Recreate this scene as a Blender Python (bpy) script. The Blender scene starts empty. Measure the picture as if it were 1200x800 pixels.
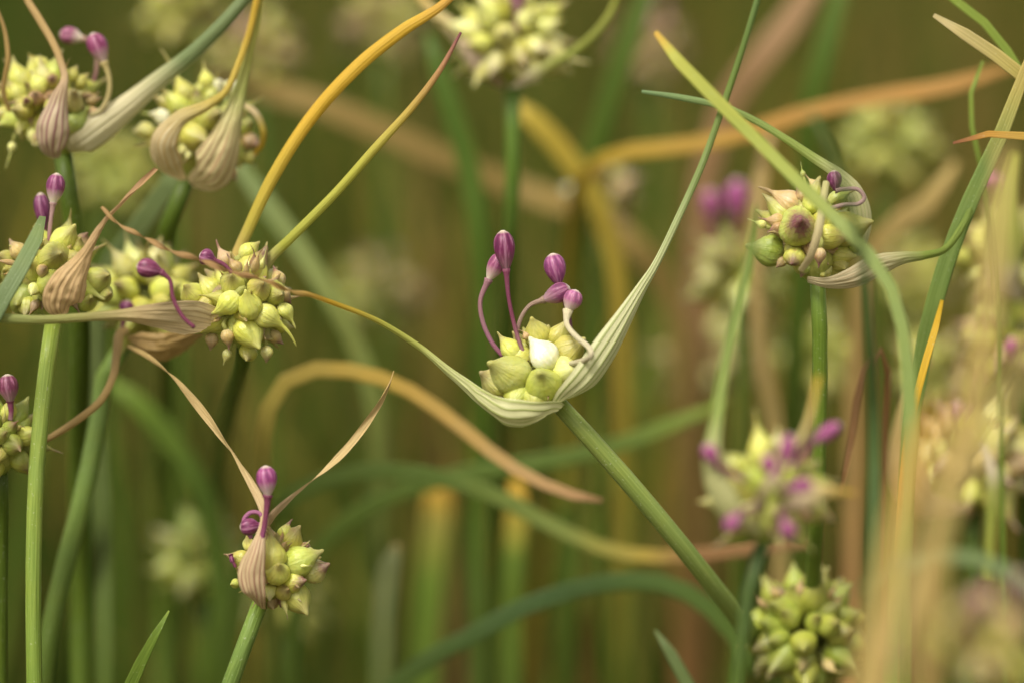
import bpy, math, random
import numpy as np
from mathutils import Vector, Matrix, noise as mnoise

# ------------------------------------------------------------------ camera, sky, sun, exposure
scn = bpy.context.scene
col = scn.collection
D0 = 0.4167                    # metres from lens to the plane of focus
S = 0.15 / 1200                # metres per photo pixel on that plane
PITCH = math.radians(12)
CAM = Vector((0, 0, 0.5))
cam = bpy.data.cameras.new('camera'); cam_o = bpy.data.objects.new('camera', cam); col.objects.link(cam_o)
cam_o.location = CAM; cam_o.rotation_euler = (math.pi/2 - PITCH, 0, 0)
cam.lens = 100; cam.sensor_width = 36; cam.clip_start = 0.01; cam.clip_end = 400
cam.dof.use_dof = True; cam.dof.focus_distance = D0; cam.dof.aperture_fstop = 6.6
scn.camera = cam_o
SUN_EL, SUN_AZ = math.radians(58), math.radians(-150)     # azimuth from +Y (view direction), clockwise: behind-left of the camera
world = bpy.data.worlds.new('World'); scn.world = world; world.use_nodes = True
wn = world.node_tree; wn.nodes.clear()
sky = wn.nodes.new('ShaderNodeTexSky'); sky.sky_type = 'NISHITA'; sky.sun_disc = False
sky.sun_elevation = SUN_EL; sky.sun_rotation = SUN_AZ; sky.dust_density = 4; sky.air_density = 1.0
hs = wn.nodes.new('ShaderNodeHueSaturation'); hs.inputs['Saturation'].default_value = 0.25   # overcast: grey sky
tw = wn.nodes.new('ShaderNodeMixRGB'); tw.blend_type = 'MULTIPLY'; tw.inputs[0].default_value = 1; tw.inputs[2].default_value = (1, 0.95, 0.82, 1)
bg = wn.nodes.new('ShaderNodeBackground'); bg.inputs['Strength'].default_value = 0.10
wo = wn.nodes.new('ShaderNodeOutputWorld')
wn.links.new(sky.outputs[0], hs.inputs['Color']); wn.links.new(hs.outputs[0], tw.inputs[1])
wn.links.new(tw.outputs[0], bg.inputs[0]); wn.links.new(bg.outputs[0], wo.inputs[0])
sl = bpy.data.lights.new('sun', 'SUN'); sl.energy = 1.5; sl.angle = math.radians(18); sl.color = (1, 0.95, 0.85)
so = bpy.data.objects.new('sun', sl); col.objects.link(so)
sd = Vector((math.sin(SUN_AZ)*math.cos(SUN_EL), math.cos(SUN_AZ)*math.cos(SUN_EL), math.sin(SUN_EL)))
so.rotation_euler = sd.to_track_quat('Z', 'Y').to_euler(); so.location = (0, 0, 3)
scn.view_settings.view_transform = 'Standard'; scn.view_settings.look = 'None'
scn.view_settings.gamma = 1; scn.view_settings.exposure = 1.05
scn.render.engine = 'CYCLES'
scn.cycles.use_denoising = True; scn.cycles.max_bounces = 8; scn.cycles.transmission_bounces = 6; scn.cycles.transparent_max_bounces = 8

FWD = Vector((0, math.cos(PITCH), -math.sin(PITCH))); UP = Vector((0, math.sin(PITCH), math.cos(PITCH))); RIGHT = Vector((1, 0, 0))
TOCAM = -FWD
def P(x, y, z=0.0):            # photo pixel and distance (mm) beyond the plane of focus -> a point in the place
    d = D0 + z/1000; k = d/D0
    return CAM + FWD*d + RIGHT*((x-600)*S*k) + UP*((400-y)*S*k)
def W(px, z=0.0): return px*S*(D0 + z/1000)/D0
R = random.Random(7)

# ------------------------------------------------------------------ materials
def newmat(name):
    m = bpy.data.materials.new(name); m.use_nodes = True; m.node_tree.nodes.clear(); return m
class NT:
    def __init__(s, m): s.t = m.node_tree
    def n(s, typ, **kw):
        x = s.t.nodes.new(typ)
        for k, v in kw.items():
            if k.startswith('i_'):
                key = k[2:]; x.inputs[int(key) if key.isdigit() else key].default_value = v
            else: setattr(x, k, v)
        return x
    def l(s, a, b): s.t.links.new(a, b)
    def math(s, op, a, b=None, clamp=False):
        x = s.n('ShaderNodeMath', operation=op); x.use_clamp = clamp
        for i, v in enumerate((a, b)):
            if v is None: continue
            if isinstance(v, (int, float)): x.inputs[i].default_value = v
            else: s.l(v, x.inputs[i])
        return x.outputs[0]
    def mix(s, f, a, b, mode='MIX'):
        x = s.n('ShaderNodeMixRGB', blend_type=mode)
        for i, v in enumerate((f, a, b)):
            if isinstance(v, (int, float)): x.inputs[i].default_value = v
            elif isinstance(v, tuple): x.inputs[i].default_value = (*v[:3], 1)
            else: s.l(v, x.inputs[i])
        return x.outputs[0]
    def ramp(s, f, stops, interp='LINEAR'):
        x = s.n('ShaderNodeValToRGB'); cr = x.color_ramp; cr.interpolation = interp
        while len(cr.elements) < len(stops): cr.elements.new(0.5)
        for e, (p, c) in zip(cr.elements, stops):
            e.position = p; e.color = (c, c, c, 1) if isinstance(c, (int, float)) else (*c[:3], 1)
        s.l(f, x.inputs[0]); return x.outputs[0]
    def uv(s):
        u = s.n('ShaderNodeUVMap', uv_map='UVMap'); sp = s.n('ShaderNodeSeparateXYZ'); s.l(u.outputs[0], sp.inputs[0])
        return sp.outputs[0], sp.outputs[1]
    def noise(s, vec, scale, detail=3, rough=.55, dim='3D'):
        x = s.n('ShaderNodeTexNoise', noise_dimensions=dim); x.inputs['Scale'].default_value = scale
        x.inputs['Detail'].default_value = detail; x.inputs['Roughness'].default_value = rough
        if vec is not None: s.l(vec, x.inputs['Vector'])
        return x.outputs[0]
    def comb(s, a, b, c=0.0):
        x = s.n('ShaderNodeCombineXYZ')
        for i, v in enumerate((a, b, c)):
            if isinstance(v, (int, float)): x.inputs[i].default_value = v
            else: s.l(v, x.inputs[i])
        return x.outputs[0]
    def bump(s, h, strength, dist):
        x = s.n('ShaderNodeBump'); x.inputs['Strength'].default_value = strength; x.inputs['Distance'].default_value = dist
        s.l(h, x.inputs['Height']); return x.outputs[0]
    def out(s, sh): o = s.n('ShaderNodeOutputMaterial'); s.l(sh, o.inputs[0])
    def principled(s, colr, rough=.5, sss=0, sss_r=(.0011, .0009, .0003), normal=None, spec=.5):
        b = s.n('ShaderNodeBsdfPrincipled')
        if isinstance(colr, tuple): b.inputs['Base Color'].default_value = (*colr, 1)
        else: s.l(colr, b.inputs['Base Color'])
        if isinstance(rough, (int, float)): b.inputs['Roughness'].default_value = rough
        else: s.l(rough, b.inputs['Roughness'])
        b.inputs['Specular IOR Level'].default_value = spec
        if sss:
            b.inputs['Subsurface Weight'].default_value = sss; b.inputs['Subsurface Radius'].default_value = sss_r; b.inputs['Subsurface Scale'].default_value = 1
        if normal is not None: s.l(normal, b.inputs['Normal'])
        return b.outputs[0]
    def objvec(s, scale=1.0):
        g = s.n('ShaderNodeNewGeometry'); return g.outputs['Position']

def bulbil_material():
    m = newmat('bulbil_skin'); t = NT(m); u, v = t.uv()
    oi = t.n('ShaderNodeObjectInfo'); pos = t.objvec()
    n1 = t.noise(pos, 420, 3); n2 = t.noise(pos, 1500, 2)
    c = t.mix(t.ramp(n1, [(.35, 0), (.68, 1)]), oi.outputs['Color'], t.mix(1.0, oi.outputs['Color'], (1.02, 1.0, .62), 'MULTIPLY'))
    hv = t.n('ShaderNodeHueSaturation'); t.l(c, hv.inputs['Color'])
    t.l(t.math('ADD', t.math('MULTIPLY', oi.outputs['Random'], .36), .82), hv.inputs['Value'])
    t.l(t.math('ADD', t.math('MULTIPLY', oi.outputs['Random'], .03), .485), hv.inputs['Hue'])
    c = hv.outputs[0]
    vein = t.ramp(t.noise(t.comb(t.math('MULTIPLY', u, 26), t.math('MULTIPLY', v, 2.5)), 1, 2), [(.4, 0), (.62, 1)])
    c = t.mix(t.math('MULTIPLY', vein, .4), c, t.mix(1, c, (.66, .76, .5), 'MULTIPLY'))
    # pale waxy base, green or purple tip (the skin's own colours)
    vv = t.math('ADD', v, t.math('MULTIPLY', t.math('SUBTRACT', n1, .5), .35))
    c = t.mix(t.ramp(vv, [(.0, .45), (.3, 0)]), c, (.62, .58, .28))
    tipm = t.ramp(vv, [(.66, 0), (.86, 1)])
    c = t.mix(t.math('MULTIPLY', tipm, t.math('ADD', t.math('MULTIPLY', oi.outputs['Alpha'], .8), .3, True)), c, (.24, .22, .09))
    pm = t.math('MULTIPLY', t.ramp(vv, [(.50, 0), (.8, 1)]), oi.outputs['Alpha'])
    pm = t.math('MULTIPLY', pm, t.ramp(n2, [(.25, .45), (.6, 1)]))
    c = t.mix(pm, c, (.17, .055, .07))
    blot = t.math('MULTIPLY', t.ramp(t.noise(pos, 650, 2), [(.58, 0), (.68, 1)]), t.math('MULTIPLY', oi.outputs['Alpha'], .45))
    c = t.mix(blot, c, (.30, .10, .09))
    nb = t.bump(t.math('ADD', t.math('MULTIPLY', vein, .6), n2), .35, .0003)
    t.out(t.principled(c, t.math('ADD', t.math('MULTIPLY', n2, .25), .27), .35, normal=nb)); return m
def bud_material():
    m = newmat('bud_tepals'); t = NT(m); u, v = t.uv(); oi = t.n('ShaderNodeObjectInfo'); pos = t.objvec()
    n1 = t.noise(t.comb(t.math('MULTIPLY', u, 18), t.math('MULTIPLY', v, 2)), 1, 3)
    c = t.mix(t.ramp(n1, [(.3, 0), (.55, 1)]), t.mix(1, oi.outputs['Color'], (.5, .5, .55), 'MULTIPLY'), oi.outputs['Color'])
    c = t.mix(t.ramp(n1, [(.5, 0), (.75, 1)]), c, t.mix(.4, oi.outputs['Color'], (.7, .38, .55)))
    edge = t.ramp(t.math('FRACT', t.math('MULTIPLY', u, 3)), [(0, 1), (.05, .2), (.12, 0), (.9, 0), (1, .7)])
    c = t.mix(t.math('MULTIPLY', edge, .35), c, (.62, .36, .48))
    vv = t.math('ADD', v, t.math('MULTIPLY', t.math('SUBTRACT', n1, .5), .25))
    c = t.mix(t.math('MULTIPLY', t.ramp(vv, [(.05, 1), (.5, 0)]), oi.outputs['Alpha']), c, (.72, .66, .52))
    c = t.mix(t.ramp(v, [(.9, 0), (1, .8)]), c, (.72, .66, .5))
    nb = t.bump(n1, .3, .0003)
    t.out(t.principled(c, .42, .2, normal=nb, spec=.3)); return m
def spathe_mat(name, base, stripe, stops, nstripe=8, stripe_amt=.8, transl=.35, beak_v=.35):
    # membrane: base colour with dark veins, running over into the beak colours (stops along the length)
    m = newmat(name); t = NT(m); u, v = t.uv(); pos = t.objvec()
    n1 = t.noise(t.comb(t.math('MULTIPLY', u, 9), t.math('MULTIPLY', v, 4)), 1, 4)
    nd = t.noise(t.comb(t.math('MULTIPLY', u, 2.5), t.math('MULTIPLY', v, 3)), 1, 2)
    sw = t.math('SINE', t.math('ADD', t.math('MULTIPLY', u, 6.2832*nstripe), t.math('MULTIPLY', nd, 7.0)))
    sm = t.math('MULTIPLY', t.ramp(t.math('ADD', t.math('MULTIPLY', sw, .5), .5), [(.62, 0), (.94, 1)]), t.ramp(n1, [(.3, 1), (.75, .55)]))
    fine = t.noise(t.comb(t.math('MULTIPLY', u, 34), t.math('MULTIPLY', v, 6)), 1, 2)
    b = t.mix(t.ramp(n1, [(.42, 0), (.8, .4)]), base, stripe)
    b = t.mix(t.math('MULTIPLY', sm, stripe_amt), b, stripe)
    beak = t.ramp(v, stops); beak = t.mix(t.math('MULTIPLY', t.ramp(fine, [(.35, 0), (.7, 1)]), .35), beak, t.mix(1, beak, (.55, .6, .5), 'MULTIPLY'))
    c = t.mix(t.ramp(t.math('ADD', v, t.math('MULTIPLY', t.math('SUBTRACT', n1, .5), .08)), [(beak_v*.55, 0), (beak_v, 1)]), b, beak)
    nb = t.bump(t.math('ADD', sm, fine), .35, .0003)
    pr = t.principled(c, .48, normal=nb, spec=.4)
    tr = t.n('ShaderNodeBsdfTranslucent'); t.l(c, tr.inputs[0])
    mx = t.n('ShaderNodeMixShader'); mx.inputs[0].default_value = transl; t.l(pr, mx.inputs[1]); t.l(tr.outputs[0], mx.inputs[2])
    t.out(mx.outputs[0]); return m
_lm = {}
def leaf_mat(stops, rough=.45, transl=.12, speck=.25):
    key = (tuple(stops), rough, transl, speck)
    if key in _lm: return _lm[key]
    m = newmat('leaf_skin'); t = NT(m); u, v = t.uv(); pos = t.objvec()
    fine = t.noise(t.comb(t.math('MULTIPLY', u, 24), t.math('MULTIPLY', v, 5)), 1, 3)
    c = t.ramp(t.math('ADD', v, t.math('MULTIPLY', t.math('SUBTRACT', t.noise(pos, 120, 2), .5), .06)), list(stops))
    c = t.mix(t.math('MULTIPLY', t.ramp(fine, [(.38, 0), (.64, 1)]), .6), c, t.mix(1, c, (.55, .64, .45), 'MULTIPLY'))
    blot = t.noise(pos, 260, 3)
    c = t.mix(t.math('MULTIPLY', t.ramp(blot, [(.45, 0), (.7, 1)]), speck), c, t.mix(1, c, (1.25, 1.1, .8), 'MULTIPLY'))
    spk = t.ramp(t.noise(pos, 2600, 1), [(.68, 0), (.74, 1)])
    c = t.mix(t.math('MULTIPLY', spk, speck), c, (.55, .58, .42))
    nb = t.bump(fine, .5, .0003)
    pr = t.principled(c, rough, normal=nb, spec=.2)
    tr = t.n('ShaderNodeBsdfTranslucent'); t.l(c, tr.inputs[0])
    mx = t.n('ShaderNodeMixShader'); mx.inputs[0].default_value = transl; t.l(pr, mx.inputs[1]); t.l(tr.outputs[0], mx.inputs[2])
    t.out(mx.outputs[0]); _lm[key] = m; return m
def ground_material():
    m = newmat('soil_and_litter'); t = NT(m); pos = t.objvec()
    a = t.noise(pos, 9, 5, .65); b = t.noise(pos, 70, 4, .7)
    c = t.ramp(b, [(.3, (.035, .025, .012)), (.5, (.10, .07, .03)), (.7, (.20, .15, .07))])
    c = t.mix(t.ramp(a, [(.42, 0), (.62, .75)]), c, (.06, .075, .018))
    t.out(t.principled(c, .9, normal=t.bump(b, .8, .01), spec=.2)); return m
def grass_material():
    m = newmat('grass_blades'); t = NT(m)
    a = t.n('ShaderNodeAttribute', attribute_name='Col'); pos = t.objvec()
    c = t.mix(t.math('MULTIPLY', t.noise(pos, 60, 3), .5), a.outputs['Color'], t.mix(1, a.outputs['Color'], (.6, .65, .5), 'MULTIPLY'))
    pr = t.principled(c, .6, spec=.1); tr = t.n('ShaderNodeBsdfTranslucent'); t.l(c, tr.inputs[0])
    mx = t.n('ShaderNodeMixShader'); mx.inputs[0].default_value = .25; t.l(pr, mx.inputs[1]); t.l(tr.outputs[0], mx.inputs[2])
    t.out(mx.outputs[0]); return m
M_BULBIL, M_BUD = bulbil_material(), bud_material()

# colours (linear)
GR = (.15, .225, .032); GRD = (.075, .115, .013); GRL = (.24, .31, .055); GLA = (.20, .26, .105); YG = (.40, .40, .07)
YEL = (.62, .38, .03); ORA = (.52, .27, .05); TAN = (.50, .36, .14); BRO = (.30, .15, .06); PUR = (.20, .05, .10)
B_YG = (.54, .53, .14); B_G = (.45, .475, .125); B_GD = (.31, .36, .085); B_PALE = (.62, .60, .27); B_WH = (.84, .83, .72); B_PINK = (.48, .33, .20); B_TAN = (.45, .33, .18)

# ------------------------------------------------------------------ mesh helpers
def catmull(pts, n):
    """n samples along a Catmull-Rom curve through tuples of any length (same spacing in the parameter as chord length)"""
    A = np.array(pts, float); k = len(A)
    if k == 2: return [tuple(A[0]*(1-s)+A[1]*s) for s in np.linspace(0, 1, n)]
    d = np.r_[0, np.cumsum(np.linalg.norm(np.diff(A[:, :3], axis=0), axis=1) + 1e-9)]
    out = []
    for s in np.linspace(0, d[-1], n):
        i = min(max(int(np.searchsorted(d, s) - 1), 0), k-2); h = d[i+1]-d[i]; t = (s-d[i])/h
        def tan(j):
            if j == 0: return (A[1]-A[0])/(d[1]-d[0])
            if j == k-1: return (A[-1]-A[-2])/(d[-1]-d[-2])
            return (A[j+1]-A[j-1])/(d[j+1]-d[j-1])
        m0, m1 = tan(i)*h, tan(i+1)*h
        t2, t3 = t*t, t*t*t
        out.append(tuple((2*t3-3*t2+1)*A[i] + (t3-2*t2+t)*m0 + (-2*t3+3*t2)*A[i+1] + (t3-t2)*m1))
    return out
def mesh_from(name, verts, faces, uvs=None, mat=None):
    me = bpy.data.meshes.new(name); me.from_pydata([tuple(v) for v in verts], [], faces)
    if uvs is not None:
        lay = me.uv_layers.new(name='UVMap'); flat = np.empty(len(me.loops)*2, np.float32); i = 0
        for f in uvs:
            for a in f: flat[i] = a[0]; flat[i+1] = a[1]; i += 2
        lay.data.foreach_set('uv', flat)
    if mat: me.materials.append(mat)
    me.polygons.foreach_set('use_smooth', [True]*len(me.polygons)); me.update(); return me
def obj(name, me, parent=None, origin=None):
    o = bpy.data.objects.new(name, me); col.objects.link(o)
    if parent: o.parent = parent
    return o
def tag(o, label=None, cat=None, group=None, kind=None):
    for k, v in (('label', label), ('category', cat), ('group', group), ('kind', kind)):
        if v: o[k] = v
    return o
def frames(pts, facing, twist=None):
    n = len(pts); res = []; prev = None
    for i in range(n):
        T = (pts[min(i+1, n-1)] - pts[max(i-1, 0)]).normalized()
        V = facing[i] if isinstance(facing, list) else facing
        side = T.cross(V)
        if side.length < .15 and prev is not None: side = prev - T*prev.dot(T)
        if side.length < 1e-6: side = T.orthogonal()
        side.normalize()
        if prev is not None and side.dot(prev) < 0 and twist is None: pass
        prev = side; nrm = side.cross(T).normalized()*-1
        if nrm.dot(V) < 0: nrm = -nrm
        if twist is not None:
            q = Matrix.Rotation(twist[i], 3, T); side2 = q @ side; nrm = q @ nrm; res.append((T, side2, nrm))
        else: res.append((T, side, nrm))
    return res
def tube_mesh(name, pts, widths, thick=1.0, channel=0.0, facing=None, seg=12, twist=None, mat=None, tip=True, ridge=0.0, vs=1.0):
    """closed swept solid: width across, thickness = thick*width, optional channel down the face"""
    facing = facing or TOCAM; fr = frames(pts, facing, twist); verts = []; faces = []; uvs = []; n = len(pts)
    for i, p in enumerate(pts):
        T, sd_, nm = fr[i]; w = widths[i]/2
        for j in range(seg):
            a = 2*math.pi*j/seg; ca, sa = math.cos(a), math.sin(a)
            rr = 1 + ridge*math.cos(5*a)
            verts.append(p + sd_*(ca*w*rr) + nm*(sa*w*thick*rr + channel*2*w*ca*ca))
    for i in range(n-1):
        for j in range(seg):
            k = (j+1) % seg
            faces.append((i*seg+j, i*seg+k, (i+1)*seg+k, (i+1)*seg+j))
            u0, u1 = j/seg, (j+1)/seg; v0, v1 = min(1, vs*i/(n-1)), min(1, vs*(i+1)/(n-1))
            uvs.append(((u0, v0), (u1, v0), (u1, v1), (u0, v1)))
    for ring, vv in ((list(range(seg))[::-1], 0), ([(n-1)*seg+j for j in range(seg)], 1)):
        faces.append(tuple(ring)); uvs.append(tuple((.5, vv) for _ in ring))
    return mesh_from(name, verts, faces, uvs, mat)
def path3(pts, n):                # pts: (px,py,zmm,widthpx[,extra]) -> world points, widths, extras
    n_ = []
    for p in pts:
        w = P(p[0], p[1], p[2]); n_.append((w.x, w.y, w.z, W(p[3], p[2]), p[4] if len(p) > 4 else 0.0))
    s = catmull(n_, n)
    return [Vector(a[:3]) for a in s], [max(a[3], 2e-5) for a in s], [a[4] for a in s]
def to_ground(pts, lean=.35, w=None, dx=0.0, n=3):
    """extend a list of (px,py,z,w) that leaves the frame downwards, on to the ground, in world space; returns list of (x,y,z,w)"""
    out = []
    for p in pts:
        q = P(p[0], p[1], p[2]); out.append((q.x, q.y, q.z, W(p[3], p[2])))
    a, b = Vector(out[-2][:3]), Vector(out[-1][:3]); d = (b-a).normalized()
    h = b.z; slope = max(-d.z, .35); off = Vector((d.x, d.y, 0))/slope*h*lean; off.x = max(-.12, min(.12, off.x)) + dx; off.y = max(-.1, min(.1, off.y))
    for s in (.4, .75, 1.03):
        f = 1-(1-s)**2 if s < 1 else 1
        out.append((b.x+off.x*f, b.y+off.y*f, h*(1-s), out[-1][3]*1.06))
    return out
def vscale(rows, k):             # whole length over the length of the first k rows
    d = np.linalg.norm(np.diff(np.array([r[:3] for r in rows]), axis=0), axis=1); return d.sum()/d[:k-1].sum()
def world_path(rows, n):
    s = catmull([r[:4] for r in rows], n); return [Vector(a[:3]) for a in s], [max(a[3], 2e-5) for a in s]

PROF = [(0, .2), (.05, .45), (.14, .72), (.26, .92), (.38, 1), (.5, .96), (.62, .80), (.73, .57), (.83, .36), (.92, .21), (1, .13)]
def prof(s):
    for (a, ra), (b, rb) in zip(PROF, PROF[1:]):
        if s <= b:
            t = (s-a)/(b-a); t = t*t*(3-2*t)*.35 + t*.65; return ra+(rb-ra)*t
    return PROF[-1][1]
def bulbil_mesh(name, L, w, beak, bend, seed, seg=18, rings=22):
    """a bulbil along +Z from its base at the origin: teardrop body, pointed tip drawn out into a bent beak"""
    r = random.Random(seed); ph = r.random()*6.28; ph2 = r.random()*6.28; k3 = r.uniform(.03, .085); k2 = r.uniform(.02, .08); k5 = r.uniform(0, .025)
    tb = 1-beak; verts = []; faces = []; uvs = []; wob = r.uniform(-.1, .1); hook = r.uniform(-.3, .5)
    for i in range(rings+1):
        t = i/rings; t = t**.92
        if t <= tb: rad = prof(t/tb)
        else: q = (t-tb)/max(beak, 1e-6); rad = PROF[-1][1]*(1-q)**.6*.8 + .05 if q < 1 else .03
        if i == rings: rad = .03
        e = max(0, t-.45)/.55; bx = bend*e*e*(1+hook*e); by = wob*w*e*e
        for j in range(seg):
            a = 2*math.pi*j/seg
            rr = rad*w/2*(1 + k3*(1.6*abs(math.cos(1.5*a+ph))-.8) + .4*k3*math.cos(3*a+ph) + k2*math.cos(2*a+ph2) + k5*math.cos(7*a) + .03*math.sin(5*t+a+ph) + .05*mnoise.noise(Vector((math.cos(a)*1.6+ph*9, math.sin(a)*1.6, t*4+ph2*7))))
            if t > tb: ry = .65
            else: ry = 1
            verts.append((bx+rr*math.cos(a), by+rr*ry*math.sin(a), t*L))
    for i in range(rings):
        for j in range(seg):
            k = (j+1) % seg; faces.append((i*seg+j, i*seg+k, (i+1)*seg+k, (i+1)*seg+j))
            uvs.append(((j/seg, i/rings), ((j+1)/seg, i/rings), ((j+1)/seg, (i+1)/rings), (j/seg, (i+1)/rings)))
    for ring, vv in ((list(range(seg))[::-1], 0), ([rings*seg+j for j in range(seg)], 1)):
        faces.append(tuple(ring)); uvs.append(tuple((.5, vv) for _ in ring))
    return mesh_from(name, verts, faces, uvs, M_BULBIL)
BUDP = [(0, .2), (.05, .3), (.16, .52), (.32, .8), (.48, .96), (.62, 1), (.76, .93), (.87, .74), (.95, .46), (1, .14)]
def bud_mesh(name, L, w, seed, seg=30, rings=18):
    r = random.Random(seed); verts = []; faces = []; uvs = []; tw_ = r.uniform(-.4, .4)
    for i in range(rings+1):
        t = i/rings; rad = 1
        for (a, ra), (b, rb) in zip(BUDP, BUDP[1:]):
            if a <= t <= b: rad = ra+(rb-ra)*(t-a)/(b-a)
        for j in range(seg):
            a = 2*math.pi*j/seg; sawv = (j*3/seg) % 1
            rr = rad*w/2*(1 + .07*(sawv-.5)*math.sin(math.pi*min(1, t*1.1)) + .012*math.cos(6*a) + .04*mnoise.noise(Vector((math.cos(a)*1.5+seed, math.sin(a)*1.5, t*3))))
            verts.append((rr*math.cos(a+tw_*t), rr*math.sin(a+tw_*t), t*L))
    for i in range(rings):
        for j in range(seg):
            k = (j+1) % seg; faces.append((i*seg+j, i*seg+k, (i+1)*seg+k, (i+1)*seg+j))
            uvs.append(((j/seg, i/rings), ((j+1)/seg, i/rings), ((j+1)/seg, (i+1)/rings), (j/seg, (i+1)/rings)))
    for ring, vv in ((list(range(seg))[::-1], 0), ([rings*seg+j for j in range(seg)], 1)):
        faces.append(tuple(ring)); uvs.append(tuple((.5, vv) for _ in ring))
    return mesh_from(name, verts, faces, uvs, M_BUD)
def orient(base, tip, xdir):
    z = (tip-base).normalized(); x = xdir - z*xdir.dot(z)
    if x.length < 1e-5: x = z.orthogonal()
    x.normalize(); y = z.cross(x)
    m = Matrix((x, y, z)).transposed().to_4x4(); m.translation = base; return m

# ------------------------------------------------------------------ plant builder
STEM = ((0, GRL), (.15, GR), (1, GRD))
class Plant:
    def __init__(s, stem, label, group=None, stops=None, cat='wild garlic', z=None, dx=0.0, lean=.35):
        """stem: (px,py,z,w) from the head downwards, last point at or beyond the frame's edge"""
        rows = to_ground(stem, lean, dx=dx); g = rows[-1]
        s.root = bpy.data.objects.new('wild_garlic', None); col.objects.link(s.root)
        s.root.location = (g[0], g[1], 0); s.root.empty_display_size = .01
        s.o = Vector((g[0], g[1], 0)); tag(s.root, label, cat, group)
        pts, ws = world_path(rows, 60); s.top = pts[0]
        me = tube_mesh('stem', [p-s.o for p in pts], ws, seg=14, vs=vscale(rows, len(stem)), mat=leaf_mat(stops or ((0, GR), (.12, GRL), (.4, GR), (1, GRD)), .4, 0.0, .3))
        obj('stem', me, s.root); s.seed = R.randrange(10**6)
    def centre(s, x, y, z, Rpx):
        s.c = P(x, y, z); s.R = W(Rpx, z); s.cx, s.cy, s.cz, s.Rp = x, y, z, Rpx
        # fleshy receptacle on which the bulbils sit
        bot = s.top; d = (s.c-bot); pts = [bot + d*t for t in np.linspace(-.08, .9, 9)]
        ws = [s.R*2*q for q in (.12, .18, .28, .38, .42, .40, .34, .22, .1)]
        obj('receptacle', tube_mesh('receptacle', [p-s.o for p in pts], ws, mat=leaf_mat(((0, GRL), (.4, (.40, .40, .10)), (1, (.40, .40, .10))), .6, 0, .2), ridge=.05), s.root)
        return s
    def _place(s, base, tip, w, beak, bendv, color, purple, seed, bend):
        me = bulbil_mesh('bulbil', (tip-base).length, w, beak, bend, seed)
        o = obj('bulbil', me, s.root); mb = orient(base-s.o, tip-s.o, bendv); o.matrix_local = mb; o.color = (*color, purple)
        far_ = (base-s.c).length
        if far_ > s.R*.42:                       # a short stalk joins it to the receptacle
            inv = mb.inverted(); q = s.c + (base-s.c)*.12; ax = (tip-base).normalized(); sw = min(w*.3, s.R*.12)
            pts, ws = world_path([(*(base+ax*w*.12), sw*1.5), (*(base-ax*far_*.2), sw), (*q, sw)], 8)
            obj('stalk', tube_mesh('stalk', [inv @ (p-s.o) for p in pts], ws, seg=8, mat=leaf_mat(((0, (.40, .40, .12)), (1, (.32, .34, .09))), .5, .1, .2), facing=inv.to_3x3() @ TOCAM), o)
        return o
    def bulbils(s, rows, ox=0, oy=0, k=1.0):
        """rows of (belly x, belly y, tip x, tip y, width, options) read off an enlargement of scale k at (ox, oy)"""
        for i, r in enumerate(rows):
            bx, by, tx, ty, w = ox+r[0]/k, oy+r[1]/k, ox+r[2]/k, oy+r[3]/k, r[4]/k
            op = r[5] if len(r) > 5 else {}
            dx, dy = bx-s.cx, by-s.cy; fl = op.get('side', 1)
            zz = math.sqrt(max(0, (s.Rp*.72)**2-dx*dx-dy*dy))*fl if 'z' not in op else op['z']
            d2 = math.hypot(tx-bx, ty-by); need = op.get('len', .85)*w; tz = math.sqrt(max(0, need*need-d2*d2))*(1 if fl >= 0 else -1)
            mm = S*1000
            B = P(bx, by, s.cz-zz*mm); T = P(tx, ty, s.cz-(zz+tz)*mm); ww = W(w, s.cz)
            ax = (T-B).normalized(); ww *= 1.13; base = B - ax*ww*.66; L = (T-base).length
            beak = min(.62, max(.03, 1-1.42*ww/L)); bend = op.get('bend', R.uniform(-.14, .2))*ww
            # keep the tip where it was read: counter-rotate roughly by shifting the chord
            bd = RIGHT*op.get('bx', R.uniform(-1, 1)) + UP*op.get('by', R.uniform(-1, 1)) + TOCAM*R.uniform(-.3, .3)
            s._place(base, T, ww, beak, bd, op.get('c', B_YG), op.get('p', .3), s.seed+i, bend)
        return s
    def fill(s, n, axis=(0, 1, 0), wf=.5, polar=130, colors=(B_YG, B_G), purple=.3, only_back=False, only_front=False, rad=1.0, beak=(.1, .45), ln=(1.6, 2.3)):
        """bulbils spread over the head (or its far side) around the axis (right, up, towards camera)"""
        ax = (RIGHT*axis[0]+UP*axis[1]+TOCAM*axis[2]).normalized(); q = Vector((0, 0, 1)).rotation_difference(ax); r = random.Random(s.seed+99)
        cz = math.cos(math.radians(polar)); k = 0
        for i in range(n):
            h = 1-(i+.5)/n*(1-cz); a = i*2.39996+r.uniform(-.25, .25); sr = math.sqrt(max(0, 1-h*h))
            d = q @ Vector((sr*math.cos(a), sr*math.sin(a), h))
            if only_back and d.dot(TOCAM) > .12: continue
            if only_front and d.dot(TOCAM) < 0: continue
            d = (d + Vector((r.uniform(-.15, .15), r.uniform(-.15, .15), r.uniform(-.15, .15)))).normalized()
            w = s.R*wf*r.uniform(.72, 1.12); L = w*r.uniform(*ln); belly = s.c + d*(s.R*rad*r.uniform(.62, .76))
            base = belly-d*w*.66; s._place(base, base+d*L, w, min(.6, max(.03, 1-1.72*w/L)), Vector((r.uniform(-1, 1), r.uniform(-1, 1), r.uniform(-.5, 1))), r.choice(colors), purple*r.uniform(.2, 1.6) if purple < .6 else purple, s.seed+500+i, r.uniform(-.2, .25)*w)
        return s
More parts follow.
